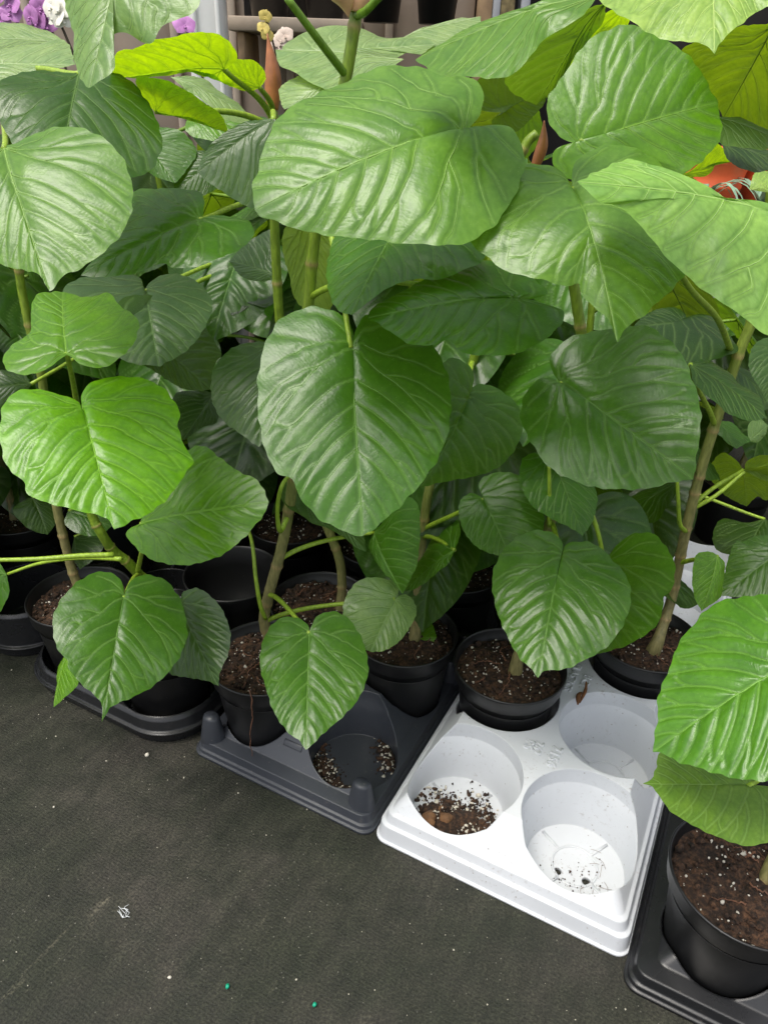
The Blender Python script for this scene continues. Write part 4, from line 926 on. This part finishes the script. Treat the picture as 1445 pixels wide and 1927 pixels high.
# ------------------------------------------------------------------ empty pot, loose soil, litter
c = bh(1, 1); e = empty('empty_pot', (c[0], c[1], .006)); tag(e, 'empty shiny black plant pot standing between leaves left of centre', 'pot')
v, f = lathe([(.0, .002), (.058, .0), (.0615, .004), (.0755, .118), (.0795, .124), (.0838, .146), (.0852, .1515), (.0840, .1530), (.0825, .1522), (.0812, .149), (.0735, .110), (.058, .006), (.0, .005)], 56)
link('pot_wall', mesh('pot_wall', v, f), [M['pot']], e)
c = plan(T0, .362 * .5 + .089, .181 - .089)
def loose_soil(c, label, arcs, seed, zf=.0055, n=420, chips=0):
    rg = np.random.default_rng(seed); root = empty('loose_soil', (c[0], c[1], zf)); tag(root, label, 'loose soil')
    S_, P_ = [], []
    for (cx, cy, sx, sy, rot, cnt, hgt) in arcs:
        for k in range(int(cnt * 2.4)):
            a, b = rg.normal(0, sx), rg.normal(0, sy); x = cx + a * math.cos(rot) - b * math.sin(rot); y = cy + a * math.sin(rot) + b * math.cos(rot)
            q = math.hypot(x, y)
            if q > .0615: x, y = x * .0615 / q, y * .0615 / q
            hh = hgt * math.exp(-(a / sx) ** 2 - (b / sy) ** 2) * rg.uniform(.3, 1)
            (P_ if rg.uniform() < .22 else S_).append((x, y, hh + .001))
    o = link('soil_crumbs', mesh('soil_crumbs', *blobs(np.array(S_), rg.gamma(1.6, .00085, len(S_)) + .0006, (.3, 1.2)), smooth=False), [M['soil']], root); o['kind'] = 'stuff'
    o = link('perlite', mesh('perlite', *blobs(np.array(P_), rg.gamma(1.8, .0006, len(P_)) + .0007, (.5, 1.1)), smooth=False), [M['perlite']], root); o['kind'] = 'stuff'
    if chips:
        hv, hf = [], []
        na, nr = 28, 8; hv.append((-.016, -.014, .014))
        for i in range(1, nr + 1):
            for k in range(na):
                a = 2 * math.pi * k / na; q = i / nr; rr_ = (.040 + .008 * math.sin(3 * a + 1)) * q; x, y = -.016 + rr_ * math.cos(a), -.014 + .75 * rr_ * math.sin(a); m_ = math.hypot(x, y)
                if m_ > .060: x, y = x * .06 / m_, y * .06 / m_
                hv.append((x, y, .0145 * (1 - q ** 1.6) + rg.normal(0, .0012) * (1 - q * .7) + .0003))
        hf = [(0, 1 + k, 1 + (k + 1) % na) for k in range(na)] + [(1 + i * na + k, 1 + (i + 1) * na + k, 1 + (i + 1) * na + (k + 1) % na, 1 + i * na + (k + 1) % na) for i in range(nr - 1) for k in range(na)]
        link('soil_heap', mesh('soil_heap', hv, hf), [M['soil']], root)
    for k in range(chips):
        v, f = blobs([(rg.uniform(-.045, -.015), rg.uniform(-.03, .0), .010)], [.011], (.5, 1.1)); link('bark_chip', mesh('bark_chip', v, f, False), [M['bark']], root)
    return root
c = wh(0, 0); loose_soil(c, 'heap of soil, perlite and bark in the left front cup of the white tray', [(-.022, -.006, .018, .013, .4, 620, .018), (.012, -.034, .022, .012, -.2, 480, .008), (.036, .000, .010, .022, .2, 110, .003), (-.03, .03, .014, .008, 0, 40, .003)], 5, .0065, chips=4)
c = dh(1, 0); loose_soil(c, 'soil and perlite scattered along the wall of the dark grey tray cup', [(-.042, -.018, .010, .022, .35, 300, .009), (-.005, -.052, .020, .007, -.3, 170, .006), (.050, .020, .008, .016, .2, 170, .008)], 6)
# thin brown threads in the right front cup
c = wh(1, 0); root = empty('root_threads', (c[0], c[1], .0072)); tag(root, 'fine brown root threads in the right front cup of the white tray', 'root threads')
for k in range(8):
    a = RNG.uniform(-1.6, .6); q = RNG.uniform(.03, .061); p0 = np.array([q * math.cos(a), q * math.sin(a), .0006]); b = RNG.uniform(0, 6.28); d = RNG.uniform(.006, .022)
    p2 = p0 + [d * math.cos(b), d * math.sin(b), 0]; q2 = np.hypot(*p2[:2])
    if q2 > .0625: p2[:2] *= .0625 / q2
    mdl = (p0 + p2) / 2 + [RNG.normal(0, .003), RNG.normal(0, .003), .001]
    v, f = tube(catmull([p0, mdl, p2], 8), .00022, 4); link('thread', mesh('thread', v, f), [M['bark']], root)
o = mesh('crumbs', *blobs(np.c_[RNG.normal(-.004, .024, 90), RNG.normal(-.022, .018, 90), np.full(90, .0004)], RNG.gamma(2, .0003, 90) + .0003), smooth=False)
o = link('soil_crumbs', o, [M['soil']], root); o['kind'] = 'stuff'
# curled dry sheath on the white tray, torn leaf on soil
b = plan(WT, .352 / 2 + .02, .261 + .052); root = empty('dry_leaf', (b[0], b[1], .102)); tag(root, 'curled brown dry leaf scrap on the white tray beside the pot', 'dry leaf')
for nm, pts, r in (('blade', [(0, 0, .004), (-.006, -.006, .006), (-.012, -.026, .004)], .0038), ('stalk', [(.010, .020, .012), (.006, .004, .008), (-.008, -.022, .004)], .0022)):
    P = catmull(np.array(pts), 14); v, f = tube(P, r * np.sin(np.linspace(.35, 3.0, 14)) + .0004, 7); v[:, 2] = np.maximum(v[:, 2] * .6 + .0, .0003); link(nm, mesh(nm, v, f), [M['dry']], root)
root = empty('fallen_leaf', tuple(at_z(795, 1195, .146))); tag(root, 'torn green leaf lying on the soil of the pot right of centre', 'leaf')
lo, J, n_ = traced_leaf(root, 'torn', at_z(795, 1195, .15)[1], 'fresh', (822, 1200), '766,1210 775,1190 792,1180 803,1163 815,1178 822,1200 810,1212 798,1202 785,1212', G=GM, k=.15, wob=2.5)
# hanging root on the pot in the dark tray
c = dh(0, 0); zr = .158
pts = [at_y(470, 1300, c[1] - .085), at_y(473, 1318, c[1] - .0875), at_y(474, 1350, c[1] - .085), at_y(471, 1390, c[1] - .082), at_y(478, 1440, c[1] - .080), at_y(482, 1460, c[1] - .083)]
root_part(R3, np.array(pts) - np.array(R3.location), .0010)
for px in ((430, 0), (460, 0)): pass
# pellets and litter on the cloth
for k, (px, py, lab) in enumerate(((428, 1857, 'round teal fertiliser pellet on the dark cloth, the left one of two'), (592, 1891, 'round teal fertiliser pellet on the dark cloth, the right one of two'))):
    q = at_z(px, py, .0025); v, f = blobs([(0, 0, 0)], [.0029], (.9, 1.0)); o = link('pellet', mesh('pellet', v, f), [M['pellet']], None, tuple(q)); tag(o, lab, 'pellet', 'teal pellets on the ground cloth')
q = at_z(235, 1720, .001); root = empty('lint_scrap', tuple(q)); tag(root, 'small tangled scrap of white lint on the dark cloth', 'lint')
for k in range(7):
    p0 = np.array([RNG.normal(0, .0025), RNG.normal(0, .003), .0008]); v, f = tube(catmull([p0, p0 + [RNG.normal(0, .006), RNG.normal(0, .004), .002], p0 + [RNG.normal(0, .007), RNG.normal(0, .005), .0004]], 8), .0003, 4); link('fibre', mesh('fibre', v, f), [M['lint']], root)
for k, (px, py, r, lab) in enumerate(((277, 1421, .0045, 'white perlite lump on the cloth below the black tray'), (319, 1840, .0028, 'small white perlite lump on the open cloth in the foreground'), (101, 1519, .0018, 'tiny white perlite lump on the cloth at the left'))):
    q = at_z(px, py, r * .6); v, f = blobs([(0, 0, 0)], [r], (.7, 1.0)); o = link('perlite_lump', mesh('perlite_lump', v, f, False), [M['perlite']], None, tuple(q)); tag(o, lab, 'perlite', 'perlite lumps on the ground cloth')
n = 320; C = np.c_[RNG.uniform(-.75, .55, n), RNG.uniform(.25, 1.1, n), np.full(n, .0004)]
o = link('grit', mesh('grit', *blobs(C, RNG.gamma(1.8, .00035, n) + .00025), smooth=False), [M['grit']]); tag(o, 'fine pale grit scattered over the ground cloth', 'grit', kind='stuff')

# ------------------------------------------------------------------ the building and benches behind
WY = 2.75
def part(name, v, f, mt, root, bev=.003, smooth=False):
    v = np.asarray(v, float) - np.array(root.location); me = mesh(name, v, f, smooth)
    if bev: bevelled(me, bev, 1)
    return link(name, me, [mt], root)
root = empty('building_wall', (0, WY, 0)); tag(root, 'beige boarded shed wall with pale battens behind the plants', 'wall')
xs = [at_y(px, 60, WY)[0] for px in (-400, -220, -60, 60, 190, 330, 440, 545, 640, 732, 823, 893)]
for a, b_ in zip(xs[:-1], xs[1:]): part('wall_board', *box(a + .004, b_ - .004, WY + .0, WY + .04, 0, 2.6), M['wallp'], root)
for x in xs[1:-1]: part('batten', *box(x - .012, x + .012, WY - .022, WY - .001, 0, 2.6), M['batten'], root)
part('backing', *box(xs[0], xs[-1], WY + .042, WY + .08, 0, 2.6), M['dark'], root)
for p0, p1, mt in ((895, 921, 'wood'), (922, 936, 'metal'), (937, 962, 'moss'), (974, 990, 'metal')):
    part('door_jamb', *box(at_y(p0, 40, WY)[0], at_y(p1, 40, WY)[0], WY - .05, WY + .03, 0, 2.6), M[mt], root)
x9 = at_y(991, 40, WY)[0]; part('doorway_shade', *box(x9 - .2, x9 + 1.2, WY + .3, WY + .34, 0, 2.6), M['dark'], root)  # flat dark board, its colour standing in for the shade inside the doorway
part('right_wall', *box(x9 + 1.2, x9 + 4, WY + .02, WY + .06, 0, 2.2), M['wallp'], root)
pr = empty('post', (0, WY - .5, 0)); tag(pr, 'white ribbed metal post in front of the shed wall', 'post')
PY = WY - .5; a, b_ = at_y(357, 40, PY)[0], at_y(422, 40, PY)[0]
part('shaft', *box(a, b_, PY - .04, PY + .05, 0, 2.6), M['post'], pr, .006)
for x in (a + .25 * (b_ - a), b_ - .006): part('rib', *box(x - .006, x + .006, PY - .052, PY - .041, 0, 2.6), M['post'], pr, .003)
sr = empty('shelf', (0, WY - .2, 0)); tag(sr, 'wooden shelf on the shed wall carrying a row of black pots', 'shelf')
SY = WY - .3; p0, p1 = at_y(427, 18, SY), at_y(645, 44, SY); zt = (p0[2] + p1[2]) / 2
part('shelf_board', *box(p0[0], p1[0] + .05, SY, WY - .03, zt - .035, zt), M['shelf'], sr)
for x in (p0[0] + .03, p1[0]): part('bracket', *box(x - .01, x + .01, SY + .02, WY - .03, zt - .13, zt - .036), M['wood'], sr)
sp, sf = lathe([(.0, .0), (.05, .0), (.066, .13), (.072, .131), (.072, .15), (.066, .152), (.06, .14), (.0, .135)], 28); SPM = mesh('nursery_pot', sp, sf)
words = ['first', 'second', 'third', 'fourth']
for k in range(4):
    o = link('nursery_pot', SPM, [M['pot']], None, (p0[0] + .10 + .16 * k, SY + .12, zt)); tag(o, 'black pot on the shed shelf, %s from the white post' % words[k], 'pot', 'black pots on the shelf')
part_bk = empty('shelf_recess_shade', (0, WY, 0)); tag(part_bk, 'flat dark panel holding the shade of the opening above the shelf', 'recess')
part('recess_shade', *box(p0[0], p1[0] - .12, WY - .028, WY - .024, zt, 2.4), M['dark'], part_bk, 0)  # dark sheet on the boards, painted as the shade of an opening

# orchids on a bench
def petal(L, W, n=8):
    V = [(0, 0, 0)]; 
    for i in range(1, n + 1):
        t = i / n; wv = W * math.sin(math.pi * min(t ** .75, 1)) ** .8 + .0005; zc = .10 * L * math.sin(math.pi * t)
        V += [(-wv, L * t, zc - wv * .2), (0, L * t, zc), (wv, L * t, zc - wv * .2)]
    Fc = [(0, 2, 1), (0, 3, 2)]
    for i in range(n - 1):
        a = 1 + 3 * i; Fc += [(a, a + 1, a + 4, a + 3), (a + 1, a + 2, a + 5, a + 4)]
    return np.array(V), Fc
def flower_mesh(nm):
    P = []
    for a, L, W in ((0, .030, .013), (125, .030, .012), (-125, .030, .012), (75, .034, .022), (-75, .034, .022)):
        v, f = petal(L, W); c_, s_ = math.cos(R(a)), math.sin(R(a)); P.append((np.c_[v[:, 0] * c_ - v[:, 1] * s_, v[:, 0] * s_ + v[:, 1] * c_, v[:, 2]], f))
    v, f = blobs([(0, -.004, .006), (0, -.010, .010)], [.006, .005]); P.append((v, f)); V, Fc = join(P)
    return mesh(nm, V, Fc)
FLM = {k: flower_mesh('flower') for k in ('purple', 'whitep', 'yellowp', 'pinkp')}
def orchid(px, py, Y, kind, label, fl, sc=1.0):
    t0 = at_y(px, py, Y); z0 = .62; root = empty('orchid', (t0[0] + .03, Y + .05, z0)); tag(root, label, 'orchid', 'orchids on the bench')
    b = np.array(root.location); v, f = lathe([(.0, 0), (.04, 0), (.055, .09), (.058, .10), (.052, .10), (.0, .09)], 24); link('pot', mesh('pot', v, f), [M['pot']], root)
    pts = [at_y(x, y, Y) for x, y in fl]; top = max(pts, key=lambda q: q[2])
    P = catmull([b + [0, 0, .09], (b + top) / 2 + [.02, 0, .05], top + [0, .01, .0]] + ([pts[-1] + [0, .01, 0]] if len(pts) > 1 else []), 20)
    v, f = tube(P - b, .003, 6); link('stalk', mesh('stalk', v, f), [M['ostem']], root)
    for k, q in enumerate(pts):
        o = link('flower', FLM[kind], [M[kind]], root, tuple(q - b)); o.rotation_euler = (R(75 + RNG.uniform(-15, 20)), RNG.uniform(-.5, .5), RNG.uniform(-.6, .6)); o.scale = (sc,) * 3
    for k in range(4):
        a = k * 1.57 + .4; v, f = petal(.2, .035); v = v + np.c_[np.zeros(len(v)), np.zeros(len(v)), v[:, 1] * .5 - 4 * v[:, 1] ** 2]
        o = link('leaf', mesh('leaf', v, f), [M['oleaf']], root, (0, 0, .09)); o.rotation_euler = (0, 0, a)
    return root
orchid(10, 20, 1.85, 'purple', 'purple orchid at the upper left corner', [(22, 8), (20, 25), (2, 38), (5, -15)], .75)
orchid(70, 35, 1.95, 'purple', 'purple orchid spray left of the white orchid', [(58, 30), (72, 40), (88, 48), (85, 22), (78, 14)], .8)
orchid(105, 25, 1.9, 'whitep', 'white orchid above the pale leaf at the upper left', [(97, 12), (112, 16), (118, 35), (105, 32)], .8)
orchid(345, 45, 2.0, 'purple', 'single purple orchid flower beside the white post', [(347, 47)], .8)
orchid(498, 45, 2.1, 'yellowp', 'yellow orchid flower in front of the shelf', [(499, 30), (495, 52), (503, 66)], .5)
orchid(530, 80, 2.2, 'pinkp', 'pale pink orchid low against the shed wall', [(528, 76), (536, 66), (524, 88)], .7)
br = empty('bench', (-.6, 2.05, 0)); tag(br, 'dark nursery bench holding the orchids', 'bench')
part('bench_top', *box(-2.2, -.1, 1.75, 2.35, .585, .615), M['dark'], br)
for x in (-2.1, -1.2, -.2): part('leg', *box(x - .02, x + .02, 2.2, 2.24, 0, .584), M['dark'], br)
# red pots with silvery strap leaves on a bench at the right
b2 = empty('bench', (1.3, 2.5, 0)); tag(b2, 'low bench at the right behind the plants with red pots', 'bench')
q0 = at_y(1370, 372, 2.1); zt2 = q0[2] - .03
part('bench_top', *box(q0[0] - .35, q0[0] + 1.2, 2.0, 2.5, zt2 - .04, zt2), M['shelf'], b2)
for x in (q0[0] - .3, q0[0] + 1.1): part('leg', *box(x - .02, x + .02, 2.02, 2.06, 0, zt2 - .041), M['dark'], b2)
rp, rf = lathe([(.0, 0), (.085, 0), (.095, .04), (.099, .042), (.099, .05), (.096, .052), (.108, .105), (.113, .107), (.113, .135), (.104, .137), (.1, .12), (.0, .115)], 36); RPM = mesh('red_pot', rp, rf)
for k, (dx, dy, lab) in enumerate(((-.02, .14, 'ribbed red-orange pot seen through the gap at the right'), (-.20, .22, 'red-orange pot half hidden by the lime leaf at the right'), (.2, .2, 'red-orange pot nearest the right edge'))):
    o = link('red_pot', RPM, [M['redpot']], None, (q0[0] + dx, 2.1 + dy, zt2)); tag(o, lab, 'pot', 'red-orange pots on the low bench')
for k, (dx, dy, lab) in enumerate(((-.06, .02, 'silvery strap-leaved plant drooping in front of the red pots'), (.08, -.02, 'silvery strap-leaved plant right of the ribbed red pot'))):
    rt = empty('strap_plant', (q0[0] + dx, 2.1 + dy, zt2)); tag(rt, lab, 'plant', 'strap-leaved plants on the low bench')
    for i in range(11):
        a = RNG.uniform(0, 6.28); L = RNG.uniform(.09, .16); t_ = np.linspace(0, 1, 8); rr = L * t_; zz = .02 + L * (1.3 * t_ - 1.3 * t_ ** 2.2)
        wv = .009 * (1 - t_ ** 2) + .0006; ca, sa = math.cos(a), math.sin(a)
        V = np.concatenate([[(x * ca - y * sa, x * sa + y * ca, z_) for x, y, z_ in ((rr[j], -wv[j], zz[j]), (rr[j], wv[j], zz[j] + .001))] for j in range(8)]); Fc = [(2 * j, 2 * j + 1, 2 * j + 3, 2 * j + 2) for j in range(7)]
        link('leaf', mesh('leaf', V, Fc), [M['strap']], rt)
print('LEAVES', *DEBUG, sep='\n')
